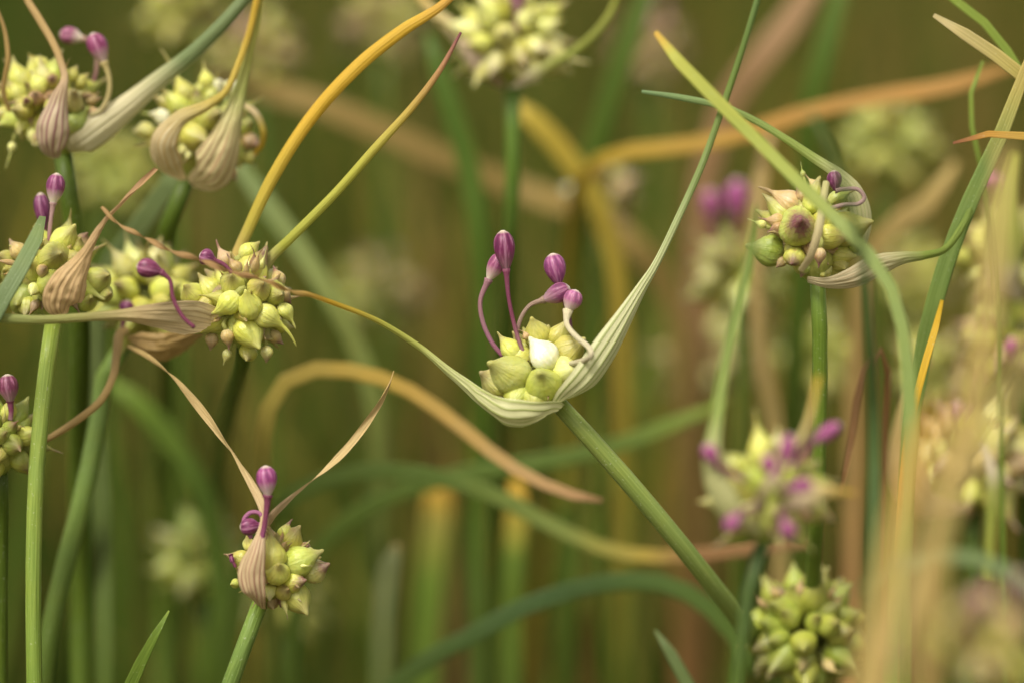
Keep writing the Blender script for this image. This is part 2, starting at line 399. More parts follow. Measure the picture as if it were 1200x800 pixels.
    def bits(s, n, z=.75, front=True):
        """withered bracts and dry flower stalks sticking out between the bulbils"""
        r = random.Random(s.seed+7)
        for i in range(n):
            a = r.uniform(0, 6.28); e = r.uniform(.1, 1)
            d = (RIGHT*math.cos(a) + UP*(math.sin(a)*.9+.1) + TOCAM*e).normalized(); w = s.R*r.uniform(.08, .2); L = s.R*r.uniform(.3, .62)
            base = s.c + d*s.R*r.uniform(.6, .78)
            o = s._place(base, base+d*L, w, .3, Vector((r.uniform(-1, 1), r.uniform(-1, 1), 1)), r.choice((B_TAN, B_PINK, B_PALE, (.3, .2, .12))), r.choice((.1, .5, 1)), s.seed+900+i, r.uniform(-.8, .8)*w*1.5)
            o.name = 'dry_bract'
        return s
    def bud(s, base, tip, w, ped, color=(.27, .07, .20), pale=.3, pw=5, pcol=(PUR, (.35, .2, .22)), z=0, seed=0, name_label=None):
        """base, tip: (px,py[,dz mm]); ped: pixel points from the bud's base down to the head"""
        z0 = s.cz+z; g = lambda p: P(p[0], p[1], z0+(p[2] if len(p) > 2 else 0))
        b, t = g(base), g(tip); me = bud_mesh('flower_bud', (t-b).length, W(w, z0), s.seed+seed+int(base[0]))
        o = obj('flower_bud', me, s.root); mat_b = orient(b-s.o, t-s.o, TOCAM); o.matrix_local = mat_b; o.color = (color[0]*.74, color[1]*.58, color[2]*.62, pale)
        rows = [(*g(p), W(pw*(1.35 if i == 0 else 1), z0)) for i, p in enumerate([base]+list(ped))]
        bi = (b + (t-b)*.06); rows[0] = (*bi, rows[0][3])
        pts, ws = world_path(rows, 26); ws[0] *= 1.5; ws[1] *= 1.25
        inv = mat_b.inverted()
        pm = tube_mesh('pedicel', [inv @ (p-s.o) for p in pts], ws, .85, seg=10, mat=leaf_mat(((0, pcol[0]), (.5, pcol[0]), (1, pcol[1])), .45, .1, .15), facing=inv.to_3x3() @ TOCAM)
        obj('pedicel', pm, o); return s
    def spathe(s, rows, mat, facing=(0, 0, 1), pleat=.03, np_=7, name='spathe', n=80, label=None, wave=.02, wr=0.0, tw=0.0, tw0=.4):
        """rows of (px, py, z mm, width px, curl degrees) from the attachment to the tip of the beak; facing = side the bulge points to"""
        pts, ws, cu = path3(rows, n); V = (RIGHT*facing[0]+UP*facing[1]+TOCAM*facing[2]).normalized(); fr = frames(pts, V, [tw*max(0, i/(n-1)-tw0)/(1-tw0) for i in range(n)] if tw else None); nu = 28; verts = []; faces = []; uvs = []
        ph = R.random()*6
        for i, p in enumerate(pts):
            T, sd_, nm = fr[i]; h = math.radians(max(4, cu[i]))/2; w = ws[i]; t = i/(n-1)
            rad = (w/2)/math.sin(min(h, math.pi/2)); pl = pleat*w
            for j in range(nu+1):
                q = j/nu*2-1; a = q*h
                bump_ = pl*(.45*math.cos(math.pi*np_*(q+1)+1.3+.8*math.sin(t*7+ph)) + 1.3*mnoise.noise(Vector((q*np_*.55+ph*5, t*2.5, ph)))) + wave*w*math.sin(9*t*3+ph+q*2)*(abs(q)**2) + wr*w*mnoise.noise(Vector((q*1.8+ph, t*14, ph*3))) + wr*.5*w*mnoise.noise(Vector((q*5+ph, t*30, ph)))
                verts.append(p-s.o + sd_*(rad*math.sin(a)) + nm*(rad*(math.cos(a)-1)+bump_))
        for i in range(n-1):
            for j in range(nu):
                b = i*(nu+1)+j; faces.append((b, b+1, b+nu+2, b+nu+1))
                u0, u1, v0, v1 = j/nu, (j+1)/nu, i/(n-1), (i+1)/(n-1); uvs.append(((u0, v0), (u1, v0), (u1, v1), (u0, v1)))
        o = obj(name, mesh_from(name, verts, faces, uvs, mat), s.root)
        if label: o['label'] = label
        return s

def blade(rows, stops, label, group=None, name='grass_blade', cat='grass blade', thick=.28, channel=.12, root=True, rev=False, twist=0.0, lean=.3, dx=0.0, n=90, transl=.15, speck=.2, rough=.45):
    """a leaf as a thing of its own: rows (px,py,z,w) from its tip to where it leaves the frame, then on to the ground"""
    rw = to_ground(rows, lean, dx=dx) if root else [(*P(p[0], p[1], p[2]), W(p[3], p[2])) for p in rows]
    g = Vector((rw[-1][0], rw[-1][1], 0)); pts, ws = world_path(rw, n)
    tws = [twist*math.sin(i/n*5) for i in range(n)]
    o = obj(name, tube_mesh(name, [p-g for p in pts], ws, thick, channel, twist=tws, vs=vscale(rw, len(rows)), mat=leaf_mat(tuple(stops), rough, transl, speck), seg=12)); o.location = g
    return tag(o, label, cat, group)

# ------------------------------------------------------------------ ground and undergrowth
def build_ground():
    N = 120; ext = 120.0; verts = []; faces = []
    def ax(i): q = i/N*2-1; return math.copysign(abs(q)**3, q)*ext
    for j in range(N+1):
        for i in range(N+1):
            x, y = ax(i), ax(j); verts.append((x, y, -.004 + .012*mnoise.noise(Vector((x*3, y*3, 0)))))
    for j in range(N):
        for i in range(N):
            b = j*(N+1)+i; faces.append((b, b+1, b+N+2, b+N+1))
    tag(obj('ground', mesh_from('ground', verts, faces, None, ground_material())), kind='structure')
build_ground()
def build_grass():
    rg = np.random.default_rng(5); V = []; F = []; C = []
    pal_g = [(.03, .065, .007), (.05, .085, .010), (.07, .10, .012), (.09, .11, .02)]
    pal_d = [(.20, .145, .03), (.26, .185, .055), (.15, .095, .025), (.23, .20, .03)]
    def add(x, y, h, w, lean, az, colr, droop):
        b = len(V); ns = 6; dx, dy = math.cos(az), math.sin(az); px, py = -dy, dx
        if rg.random() < .6: px, py = 1.0, 0.0
        for i in range(ns+1):
            t = i/ns; off = lean*t + droop*t*t*t; z = h*(t - .35*abs(droop)/max(h, .01)*t**3)
            ww = w*(1-t**2.5)*.5 + .0002; cx, cy = x+dx*off, y+dy*off
            V.extend([(cx-px*ww, cy-py*ww, z-.01), (cx+dx*ww*.3, cy+dy*ww*.3, z-.01), (cx+px*ww, cy+py*ww, z-.01)])
            C.extend([colr]*3)
        for i in range(ns):
            a = b+i*3; F.extend([(a, a+1, a+4, a+3), (a+1, a+2, a+5, a+4)])
    for k in range(15000):
        y = .75+4.8*rg.random()**1.7; x = (rg.random()*2-1)*(.24*y+.3)
        side = x/(.2*y+.05)
        # dry stalks thicken to the right of the meadow, in patches
        pd = .34 + .2*max(-1, min(1, side)) + .5*mnoise.noise(Vector((x*5, y*2, 3)))
        pal = pal_d if rg.random() < pd else pal_g
        c = np.array(pal[rg.integers(len(pal))])*(.75+.5*rg.random())
        add(x, y, .16+.26*rg.random(), .003+.004*rg.random(), (rg.random()-.3)*.10, rg.random()*6.28, (*c, 1), (rg.random()-.2)*.10)
    pal_m = [(.40, .24, .04), (.34, .23, .07), (.42, .31, .04), (.10, .16, .02), (.13, .19, .03), (.22, .12, .05), (.30, .26, .05)]
    for k in range(110):
        y = .56+.5*rg.random()**1.3; x = (rg.random()*2-1)*(.2*y+.06)
        if x < 0 and rg.random() < .35: c = np.array(pal_m[3+rg.integers(2)])
        else: c = np.array(pal_m[rg.integers(len(pal_m))])
        add(x, y, .26+.22*rg.random(), .0022+.0022*rg.random(), (rg.random()-.5)*.16, (0 if rg.random() < .5 else 3.14)+rg.normal()*.5, (*(c*(.6+.5*rg.random())), 1), (rg.random()-.3)*.26)
    me = mesh_from('meadow_grass', V, F, None, grass_material())
    at = me.color_attributes.new('Col', 'FLOAT_COLOR', 'POINT'); at.data.foreach_set('color', np.array(C, np.float32).ravel())
    tag(obj('meadow_grass', me), 'soft olive and brown mass of meadow grass behind the plants', 'grass', kind='stuff')
build_grass()

# ------------------------------------------------------------------ A: the plant in the middle
M_SP_GREEN = spathe_mat('spathe_fresh', (.66, .65, .37), (.30, .35, .08), ((0, GRL), (.25, (.40, .44, .13)), (.42, YG), (.54, YEL), (.60, (.50, .32, .09)), (.68, (.34, .19, .07)), (1, (.42, .26, .10))), 6, 1, .3, .36)
M_SP_GREEN2 = spathe_mat('spathe_fresh_tall', (.66, .65, .38), (.28, .34, .08), ((0, GRL), (.4, (.30, .37, .13)), (.7, GR), (1, (.10, .18, .05))), 6, 1, .3, .5)
A = Plant([(650, 468, 0, 20), (672, 492, 0, 21), (720, 545, 2, 22), (790, 628, 7, 22), (850, 704, 17, 22), (880, 745, 34, 22), (908, 790, 56, 22), (960, 900, 66, 22)],
    'wild garlic with five raised mauve buds, a white bulbil and two wing-like green spathes', stops=((0, (.25, .31, .08)), (.5, (.24, .32, .085)), (1, (.17, .25, .05))))
A.centre(634, 432, 0, 52)
k = 1/3.333; X, Y = 550, 260
A.bulbils([(152, 588, 72, 538, 142, dict(c=(.50, .54, .19), p=.05, z=20, bend=.05)), (288, 622, 282, 572, 124, dict(c=(.47, .53, .14), p=.06, z=32, len=.75)),
    (285, 515, 232, 448, 100, dict(c=B_WH, p=.0, z=22, bend=.0)), (262, 432, 237, 374, 92, dict(c=B_YG, p=.05, z=0, bend=.05)),
    (350, 442, 388, 382, 88, dict(c=B_YG, p=.1, z=-4)), (395, 502, 458, 462, 112, dict(c=B_YG, p=.1, z=6)), (378, 580, 432, 572, 98, dict(c=B_PALE, p=.0, z=22)),
    (160, 494, 102, 434, 76, dict(c=B_YG, p=.35, z=2)), (98, 622, 32, 592, 104, dict(c=B_PALE, p=.35, z=12)), (182, 690, 150, 720, 96, dict(c=B_G, p=.1, z=22)),
    (255, 692, 250, 735, 124, dict(c=B_G, p=.2, z=22)), (320, 690, 345, 720, 90, dict(c=B_G, p=.1, z=12)), (300, 470, 310, 400, 90, dict(c=B_YG, z=-14)),
    (215, 490, 180, 420, 90, dict(c=B_YG, z=-16))], X, Y, 3.333)
A.fill(14, (-.1, 1, 0), .5, 110, only_back=True, rad=.8, ln=(1.5, 1.8), purple=.1).bits(3)
MV = (.20, .03, .12); MVL = (.38, .12, .26)
A.bud((593.5, 318), (589, 270), 25.5, [(596, 348), (603, 382), (612, 410), (618, 424)], MV, .12, 5, z=-1.2)
A.bud((572, 329), (588, 297), 21, [(563, 352), (566, 378), (577, 402), (590, 418)], MVL, .8, 5.5, ((.32, .16, .2), (.3, .1, .2)), z=2)
A.bud((655, 335), (647, 297), 26, [(661, 352), (668, 378), (668, 408)], (.36, .11, .29), .0, 5, z=2.5)
A.bud((636, 352), (668, 337), 24, [(621, 358), (610, 374), (606, 394), (610, 408)], (.28, .09, .21), .25, 5, ((.33, .22, .18), PUR), z=-.5)
A.bud((665, 365), (676, 340), 23, [(664, 379, -1), (675, 394, -4), (690, 407, -7), (693, 415, -8), (684, 422, -6), (664, 427, -1)], (.48, .2, .38), .85, 6.5, ((.60, .52, .36), (.62, .55, .40)), z=-2)
A.spathe([(653, 472, -1, 13, 60), (645, 484, -5, 34, 110), (620, 493, -8, 41, 130), (590, 491, -8, 43, 130), (566, 475, -6, 34, 120), (545, 455, -4, 21, 120), (520, 434, -3, 13, 150), (490, 408, -2, 9, 160), (440, 377, -3, 8, 160), (390, 357, -6, 7.5, 150), (335, 338, -11, 7, 120), (285, 322, -13, 7.5, 90), (230, 304, -12, 8, 80), (175, 282, -10, 7, 90), (140, 262, -8, 6, 100), (118, 243, -7, 5, 100)],
    M_SP_GREEN, (-.1, -.75, .65), .025, 6, n=200, tw=24, tw0=.58, wr=.08)
A.spathe([(651, 470, -1, 10, 60), (664, 467, -5, 30, 100), (690, 448, -7, 44, 115), (716, 412, -6, 43, 120), (737, 374, -4, 30, 120), (755, 340, -2, 19, 130), (771, 312, 0, 13, 150), (795, 262, 3, 11, 160), (825, 195, 6, 11, 160), (850, 125, 8, 10, 160), (872, 60, 9, 9.5, 160), (893, -10, 10, 9, 160), (915, -90, 12, 5, 150)],
    M_SP_GREEN2, (.6, -.35, .7), .025, 6, n=120)

# ------------------------------------------------------------------ B: head beside it at the left
M_SP_TAN = spathe_mat('spathe_dry_pale', (.66, .53, .32), (.42, .28, .16), ((0, (.55, .45, .22)), (.40, (.50, .37, .18)), (.58, (.34, .32, .10)), (1, (.24, .32, .08))), 9, .6, .35, .42)
M_SP_YEL = spathe_mat('spathe_yellow', (.55, .42, .12), (.45, .30, .10), ((0, YG), (.45, YEL), (.8, YEL), (.93, ORA), (1, ORA)), 6, .5, .2, .15)
M_SP_YG = spathe_mat('spathe_yellow_green', (.45, .42, .15), (.34, .30, .10), ((0, (.38, .40, .06)), (.5, (.44, .42, .06)), (.72, (.46, .32, .05)), (.88, (.40, .20, .08)), (1, (.22, .06, .08))), 6, .5, .2, .15)
B = Plant([(286, 405, 5, 18), (284, 425, 14, 18), (272, 470, 60, 18), (256, 560, 120, 18), (240, 700, 150, 19), (236, 830, 155, 19)], 'wild garlic with crowded yellow-green beaked bulbils and two long yellow beaks rising steeply', stops=((0, GRD), (1, GRD)))
B.centre(287, 356, 5, 60)
B.bulbils([(205, 350, 140, 268, 105, dict(p=.3)), (298, 428, 214, 516, 108, dict(p=.1, bend=.3, bx=0, by=1)), (410, 435, 388, 372, 118, dict(len=.9, p=.0, c=B_YG)), (230, 520, 160, 586, 118, dict(p=.1, c=B_YG)),
    (410, 582, 470, 668, 148, dict(p=.1)), (508, 490, 682, 602, 112, dict(p=.05, bend=.35, bx=0, by=-1)), (600, 470, 662, 550, 72, dict(p=.2, z=20)), (432, 240, 522, 146, 150, dict(p=.75)),
    (280, 192, 224, 98, 76, dict(p=.7, c=B_PINK, z=10)), (410, 150, 466, 104, 84, dict(p=.3, z=0)), (318, 318, 310, 290, 112, {}), (462, 345, 470, 320, 112, {}), (545, 375, 580, 380, 108, dict(c=B_G)),
    (110, 480, 52, 512, 84, dict(c=B_TAN, p=.5, z=6)), (296, 602, 312, 668, 62, dict(c=B_PINK, p=.7, z=30)), (500, 682, 506, 734, 58, dict(c=B_PALE, p=.6, z=14)), (402, 680, 395, 715, 84, dict(c=B_YG, z=10)),
    (545, 600, 584, 640, 60, dict(c=B_TAN, p=.8, z=8)), (292, 692, 268, 744, 44, dict(c=B_PALE, p=.2, z=6)), (560, 290, 532, 226, 64, dict(c=B_TAN, p=.9, z=8)), (110, 375, 70, 330, 110, dict(c=B_YG, z=4)),
    (590, 380, 625, 430, 66, dict(c=B_TAN, p=.9, z=18)), (335, 232, 286, 168, 60, dict(c=B_TAN, p=.8, z=30)), (215, 620, 200, 668, 60, dict(c=B_TAN, p=.6, z=8)), (580, 540, 640, 560, 74, dict(z=0)),
    (480, 590, 520, 620, 80, dict(c=B_G, z=10)), (180, 430, 120, 440, 90, dict(z=8, c=B_YG))], 200, 260, 4.444)
B.fill(26, (.1, .7, 0), .48, 140, only_back=True, rad=.85, purple=.4).bits(6).fill(14, (0, .2, 1), .42, 95, (B_YG, B_G, B_PALE, B_TAN), .4, only_front=True, rad=.62)
B.bud((190, 319), (160, 311), 24, [(199, 328), (203, 350), (214, 371), (228, 384)], (.24, .06, .14), .0, 5, (PUR, PUR), z=-15)
B.bud((252, 306), (234, 298), 20, [(262, 310), (272, 320)], (.24, .06, .17), .0, 5, (PUR, PUR), z=-6)
B.spathe([(262, 384, 6, 24, 60), (244, 380, 1, 42, 80), (220, 376, -3, 46, 90), (192, 373, -7, 34, 110), (162, 371, -9, 21, 130), (135, 371, -9, 13, 140), (100, 373, -9, 11, 150), (50, 376, -9, 11, 150), (0, 374, -9, 12, 150), (-60, 366, -8, 10, 150)],
    M_SP_TAN, (0, -.3, .95), .03, 6, n=100, wr=.05)
B.spathe([(272, 330, 9, 16, 120), (276, 302, 10, 14, 140), (290, 268, 9, 14, 140), (320, 205, 8, 15, 140), (365, 135, 7, 16, 140), (420, 75, 6, 17, 130), (470, 35, 5, 15, 130), (520, 3, 4, 11, 130), (560, -40, 4, 5, 100)], M_SP_YEL, (0, .3, 1), .01, 3, n=80)
B.spathe([(300, 330, 7, 14, 120), (315, 303, 6, 13, 140), (340, 278, 4, 12, 150), (390, 228, 2, 11, 150), (440, 172, 0, 11, 150), (485, 122, 0, 9, 150), (515, 82, 0, 7, 150), (540, 38, 0, 3, 120)], M_SP_YG, (0, .3, 1), .01, 3, n=80)

# ------------------------------------------------------------------ C: head half hidden behind B
M_SP_BRN = spathe_mat('spathe_dry_brown', (.52, .36, .15), (.30, .17, .07), ((0, TAN), (.4, (.44, .29, .10)), (1, (.36, .23, .08))), 9, .7, .3, .5)
C = Plant([(150, 398, 30, 22), (128, 420, 30, 22), (118, 480, 30, 23), (100, 570, 28, 23), (72, 680, 28, 24), (54, 770, 28, 24), (46, 850, 28, 25)], 'wild garlic head squeezed between two sharper heads, with brown limp spathes hanging below', stops=((0, GR), (.2, (.17, .25, .06)), (1, GRD)))
C.centre(172, 350, 30, 62).fill(34, (0, 1, .3), .5, 140, (B_YG, B_YG, B_G, B_PALE), .3)
C.bud((146, 372), (150, 352), 18, [(144, 380), (142, 388)], (.22, .05, .14), 0, 5, z=-10)
C.spathe([(152, 400, 24, 16, 60), (165, 408, 20, 34, 100), (190, 412, 19, 40, 100), (215, 402, 20, 32, 90), (238, 388, 22, 12, 60)], M_SP_BRN, (0, -.6, .8), .04, 6, n=50, wr=.06)
C.spathe([(150, 385, 20, 8, 60), (140, 392, 18, 12, 120), (136, 415, 16, 10, 140), (132, 440, 14, 9, 140), (118, 468, 12, 9, 150), (90, 492, 10, 9, 150), (55, 514, 9, 7, 140), (36, 522, 9, 4, 120)], M_SP_BRN, (0, 0, 1), .01, 3, n=60)

# ------------------------------------------------------------------ D: left edge head on a straight bright stem
D = Plant([(63, 372, 5, 20), (59, 400, 4, 20), (50, 470, 2, 20), (42, 560, 1, 19), (39, 680, 1, 19), (40, 790, 1, 19), (42, 880, 1, 20)], 'wild garlic on a straight pale stem, tan folded spathe leaning over green bulbils', stops=((0, GRL), (.3, (.24, .32, .07)), (1, GR)), lean=.1)
D.centre(62, 318, 7, 60)
D.bulbils([(290, 345, 332, 288, 112, dict(p=.2, c=B_YG)), (245, 425, 262, 400, 128, dict(p=.2, c=B_G)), (155, 472, 130, 440, 104, dict(c=B_G, p=.1)), (232, 535, 240, 520, 122, dict(c=B_G, p=.1)), (108, 612, 70, 640, 134, dict(c=B_GD, p=.1)),
    (432, 525, 484, 490, 122, dict(c=B_G, p=.3)), (55, 490, 10, 480, 104, dict(c=B_G, p=.1)), (70, 545, 20, 560, 96, dict(c=B_GD)), (216, 400, 200, 340, 84, dict(c=B_G, p=.2, z=14)), (75, 395, 32, 350, 66, dict(c=B_TAN, p=.5, z=6)),
    (368, 350, 384, 306, 66, dict(c=B_TAN, p=.8, z=4)), (388, 610, 420, 600, 96, dict(c=B_G, p=.3)), (172, 408, 160, 370, 60, dict(c=B_PINK, p=.5, z=20)), (190, 482, 200, 470, 50, dict(c=B_TAN, p=.6, z=52)), (150, 572, 142, 600, 50, dict(c=B_PALE, p=.1, z=46)),
    (320, 440, 340, 400, 96, dict(c=B_YG)), (340, 380, 360, 330, 80, dict(c=B_YG, z=10)), (120, 650, 110, 690, 80, dict(c=B_G, z=14)), (20, 440, -20, 420, 90, dict(c=B_G, z=0)), (470, 590, 500, 600, 70, dict(c=B_G, z=0))], 0, 190, 3.81)
D.fill(24, (0, 1, 0), .5, 140, (B_G, B_GD), only_back=True, rad=.85).bits(8).fill(14, (0, .2, 1), .42, 95, (B_YG, B_G, B_PALE, B_TAN), .4, only_front=True, rad=.62)
D.bud((62, 240), (67, 203), 22, [(60, 255), (58, 272), (57, 292)], (.27, .07, .19), .95, 5, ((.40, .24, .24), PUR), z=-2)
D.bud((52, 268), (47, 226), 19, [(53, 282), (54, 298)], (.20, .05, .15), .0, 5, (PUR, PUR), z=5)
D.spathe([(74, 370, -1, 12, 60), (72, 358, -5, 46, 110), (82, 330, -7, 40, 120), (94, 310, -7, 24, 130), (105, 292, -7, 13, 140), (122, 264, -6, 10, 140), (147, 236, -4, 9, 140), (168, 214, -2, 8, 140), (183, 198, 0, 5, 120)], spathe_mat('spathe_folded_tan', (.66, .47, .24), (.40, .24, .12), ((0, TAN), (.5, (.52, .34, .16)), (1, (.42, .24, .12))), 8, .8, .3, .5), (.2, 0, 1), .035, 6, n=90, wr=.09, tw=3)

# ------------------------------------------------------------------ E: top left head
E = Plant([(74, 182, 22, 22), (78, 215, 22, 22), (86, 265, 24, 23), (94, 380, 30, 24), (92, 560, 50, 25), (95, 700, 60, 25), (95, 830, 60, 25)], 'wild garlic with pale yellow bulbils, a purple-striped spathe and two stalked buds', stops=((0, GRD), (1, GRD)))
E.centre(60, 122, 22, 60)
E.bulbils([(95, 312, 48, 208, 112, {}), (92, 392, 34, 334, 90, {}), (215, 245, 150, 190, 70, dict(bend=.5)), (198, 350, 172, 268, 84, {}), (186, 420, 180, 400, 74, dict(c=B_PINK, p=.5)), (112, 482, 48, 472, 100, {}), (112, 562, 90, 604, 92, {}), (372, 430, 400, 385, 112, dict(c=B_PALE)),
    (392, 545, 450, 455, 112, dict(c=B_GD, p=0)), (420, 335, 462, 286, 64, {}), (378, 300, 400, 250, 60, {}), (20, 412, -30, 400, 84, {}), (14, 505, -40, 510, 84, {}), (62, 680, 30, 795, 40, dict(c=B_PALE, p=.1, z=4)), (472, 565, 520, 540, 70, dict(c=B_PALE)), (480, 435, 540, 420, 54, dict(c=B_TAN, p=.7, z=6)),
    (290, 470, 300, 440, 100, {}), (270, 330, 262, 318, 70, dict(p=.9)), (140, 440, 138, 430, 50, dict(p=1, z=50)), (300, 640, 320, 680, 80, {}), (180, 620, 170, 680, 80, dict(c=B_PALE)), (440, 620, 470, 650, 70, dict(c=B_PALE))], 0, 20, 4.444)
E.fill(24, (0, 1, 0), .48, 140, only_back=True, rad=.9).bits(8).fill(14, (0, .2, 1), .42, 95, (B_YG, B_G, B_PALE, B_TAN), .4, only_front=True, rad=.62)
E.bud((122.5, 75), (108, 39), 24.5, [(128, 92), (127, 112), (118, 130), (105, 136)], (.30, .07, .18), .55, 6, ((.45, .36, .16), (.45, .38, .2)), z=-3)
E.bud((98, 46), (70, 39), 21, [(108, 50), (113, 66), (112, 88), (104, 108)], (.34, .12, .22), 1, 5, ((.36, .22, .18), PUR), z=3)
M_SP_STR = spathe_mat('spathe_purple_striped', (.52, .42, .28), (.24, .07, .10), ((0, TAN), (.4, (.48, .32, .13)), (1, (.46, .30, .11))), 6, 1, .25, .55)
E.spathe([(66, 186, 18, 10, 60), (58, 178, 14, 32, 110), (58, 152, 12, 40, 130), (66, 120, 12, 24, 140), (73, 98, 12, 12, 150), (74, 86, 13, 9, 150), (64, 56, 14, 9, 150), (46, 24, 15, 9, 150), (28, -6, 16, 8, 150), (10, -50, 16, 5, 150)], M_SP_STR, (-.1, 0, 1), .03, 5, n=70, wr=.06)
E.spathe([(80, 176, 20, 12, 60), (95, 170, 18, 34, 110), (120, 152, 19, 40, 130), (150, 128, 20, 30, 140), (185, 98, 20, 22, 150), (225, 66, 19, 19, 150), (262, 30, 18, 17, 150), (300, -14, 18, 15, 150), (340, -60, 18, 10, 150)], spathe_mat('spathe_glaucous', (.66, .60, .38), (.48, .42, .16), ((0, (.50, .48, .2)), (.5, GLA), (1, (.17, .23, .09))), 7, .5, .3, .5), (.2, -.4, .9), .02, 5, n=70)
E.spathe([(20, 150, 22, 5, 60), (4, 110, 18, 6, 120), (6, 88, 16, 6, 130), (9, 70, 15, 6, 130), (6, 40, 15, 5, 130), (0, 20, 15, 4, 130), (-12, -10, 15, 3, 120)], M_SP_BRN, (0, 0, 1), .01, 3, n=40)

# ------------------------------------------------------------------ G: head wrapped in its striped spathe
G = Plant([(220, 208, 28, 20), (208, 226, 28, 21), (196, 270, 30, 22), (190, 350, 60, 22), (196, 500, 130, 22), (190, 680, 160, 22), (190, 850, 160, 22)], 'wild garlic head wrapped in a pinkish striped spathe drawn up into a twisted yellow-green beak', stops=((0, GRD), (1, GRD)))
G.centre(236, 150, 28, 60)
G.bulbils([(290, 255, 188, 28, 104, dict(bend=.1)), (410, 195, 382, 88, 74, {}), (372, 245, 392, 188, 66, dict(c=B_G)), (205, 315, 128, 285, 104, {}), (178, 385, 108, 365, 96, dict(c=B_WH, p=0)), (82, 462, 18, 466, 84, dict(c=B_PALE, p=.1, z=0)), (355, 492, 432, 502, 132, dict(c=B_YG, p=.2)), (440, 392, 470, 360, 122, dict(c=B_G)),
    (272, 602, 260, 640, 104, dict(c=B_YG)), (570, 600, 598, 664, 54, dict(c=B_PALE, p=.1)), (640, 520, 690, 540, 80, dict(c=B_TAN, p=.6)), (472, 225, 480, 200, 70, dict(c=B_WH, p=0)), (540, 230, 560, 210, 70, dict(c=B_WH, p=0)), (610, 430, 650, 420, 90, dict(c=B_G)), (270, 440, 250, 430, 100, {}), (540, 680, 560, 726, 60, dict(c=B_PINK, p=.5)), (640, 600, 680, 580, 60, dict(c=B_G))], 150, 50, 4.444)
G.fill(24, (0, 1, 0), .48, 140, only_back=True, rad=.9).bits(6).fill(14, (0, .2, 1), .42, 95, (B_YG, B_G, B_PALE, B_TAN), .4, only_front=True, rad=.62)
M_SP_G = spathe_mat('spathe_pinkish', (.62, .53, .28), (.40, .25, .13), ((0, (.40, .36, .15)), (.5, (.36, .38, .10)), (1, (.42, .36, .05))), 7, 1, .25, .5)
M_SP_G2 = spathe_mat('spathe_yellowing', (.60, .50, .30), (.48, .30, .09), ((0, YG), (.5, (.50, .38, .06)), (1, YEL)), 6, .8, .3, .5)
G.spathe([(222, 214, 24, 14, 60), (242, 205, 18, 52, 110), (258, 178, 16, 44, 130), (270, 145, 16, 28, 140), (279, 115, 17, 18, 150), (288, 80, 18, 12, 150), (296, 45, 18, 10, 150), (304, 5, 18, 9, 150), (316, -50, 18, 6, 150)], M_SP_G, (.1, -.1, 1), .03, 5, n=80, wr=.06)
G.spathe([(214, 212, 24, 12, 60), (194, 196, 18, 36, 110), (188, 168, 15, 34, 120), (208, 140, 14, 20, 130), (240, 124, 14, 13, 140), (262, 108, 15, 9, 150), (276, 80, 16, 8, 150), (290, 40, 17, 8, 150), (300, -2, 17, 8, 150), (310, -50, 17, 5, 150)], M_SP_G2, (-.3, -.1, 1), .03, 5, n=80, wr=.06)
G.spathe([(284, 122, 26, 5, 60), (300, 132, 24, 8, 120), (309, 152, 23, 8, 130), (308, 168, 24, 7, 130), (298, 182, 26, 5, 100)], M_SP_G2, (.4, 0, 1), .01, 3, n=30)

# ------------------------------------------------------------------ F: lower left head
F = Plant([(306, 703, 0, 19), (296, 730, 0, 19), (270, 800, 0, 20), (248, 870, 1, 20)], 'wild garlic with papery tan spathe, purple hooked bulbil tips and two dry straw-coloured beaks', stops=((0, GR), (.3, (.16, .24, .06)), (1, GRD)))
F.centre(322, 664, 0, 50)
F.bulbils([(275, 478, 288, 342, 116, dict(c=B_YG, p=.35, bend=.25, bx=-1, by=0)), (362, 405, 402, 342, 102, dict(c=B_YG, p=.3)), (410, 502, 522, 464, 122, dict(c=B_G, p=.3)), (478, 552, 552, 530, 102, dict(c=B_PALE, p=.8)), (300, 562, 318, 522, 104, dict(c=B_YG, p=.3)), (380, 606, 444, 608, 86, dict(c=B_YG, p=.9)),
    (330, 648, 345, 636, 78, dict(c=B_YG, p=.4)), (264, 652, 270, 695, 62, dict(c=B_PALE, p=.2)), (400, 690, 446, 750, 122, dict(c=B_G, p=.2, z=8)), (335, 372, 346, 306, 64, dict(c=B_YG, p=.9, bend=.4)), (128, 495, 48, 474, 80, dict(c=B_YG, p=.6, z=0)), (165, 425, 150, 388, 56, dict(c=B_PALE, z=0)), (432, 442, 448, 430, 46, dict(c=B_TAN, p=.9)),
    (328, 698, 310, 722, 48, dict(c=B_PINK, p=.9)), (100, 612, 76, 614, 40, dict(c=B_G, p=0, z=0)), (276, 700, 270, 725, 64, dict(c=B_TAN, p=.2)), (265, 388, 262, 350, 56, dict(c=B_PINK, p=.4, z=10)), (445, 480, 480, 480, 80, dict(c=B_PALE, z=2)), (240, 580, 232, 560, 60, dict(c=B_PINK, p=.5)), (400, 650, 420, 630, 60, dict(c=B_TAN, p=.7)),
    (300, 430, 300, 380, 80, dict(c=B_YG, z=8)), (150, 550, 110, 540, 80, dict(c=B_G, z=2))], 250, 530, 4.0)
F.fill(20, (.1, 1, 0), .48, 140, only_back=True, rad=.85).bits(9).fill(14, (0, .2, 1), .42, 95, (B_YG, B_G, B_PALE, B_TAN), .4, only_front=True, rad=.62)
F.bud((314, 582), (311, 545), 24.5, [(312, 600), (309, 620), (304, 644)], (.36, .09, .28), .7, 6.5, (PUR, (.3, .08, .2)), z=-8)
F.bud((306, 616), (281, 617), 21, [(308, 610), (304, 601), (294, 600), (286, 608), (288, 620), (295, 630)], (.22, .05, .15), .0, 5, ((.38, .14, .28), (.34, .12, .24)), z=-5)
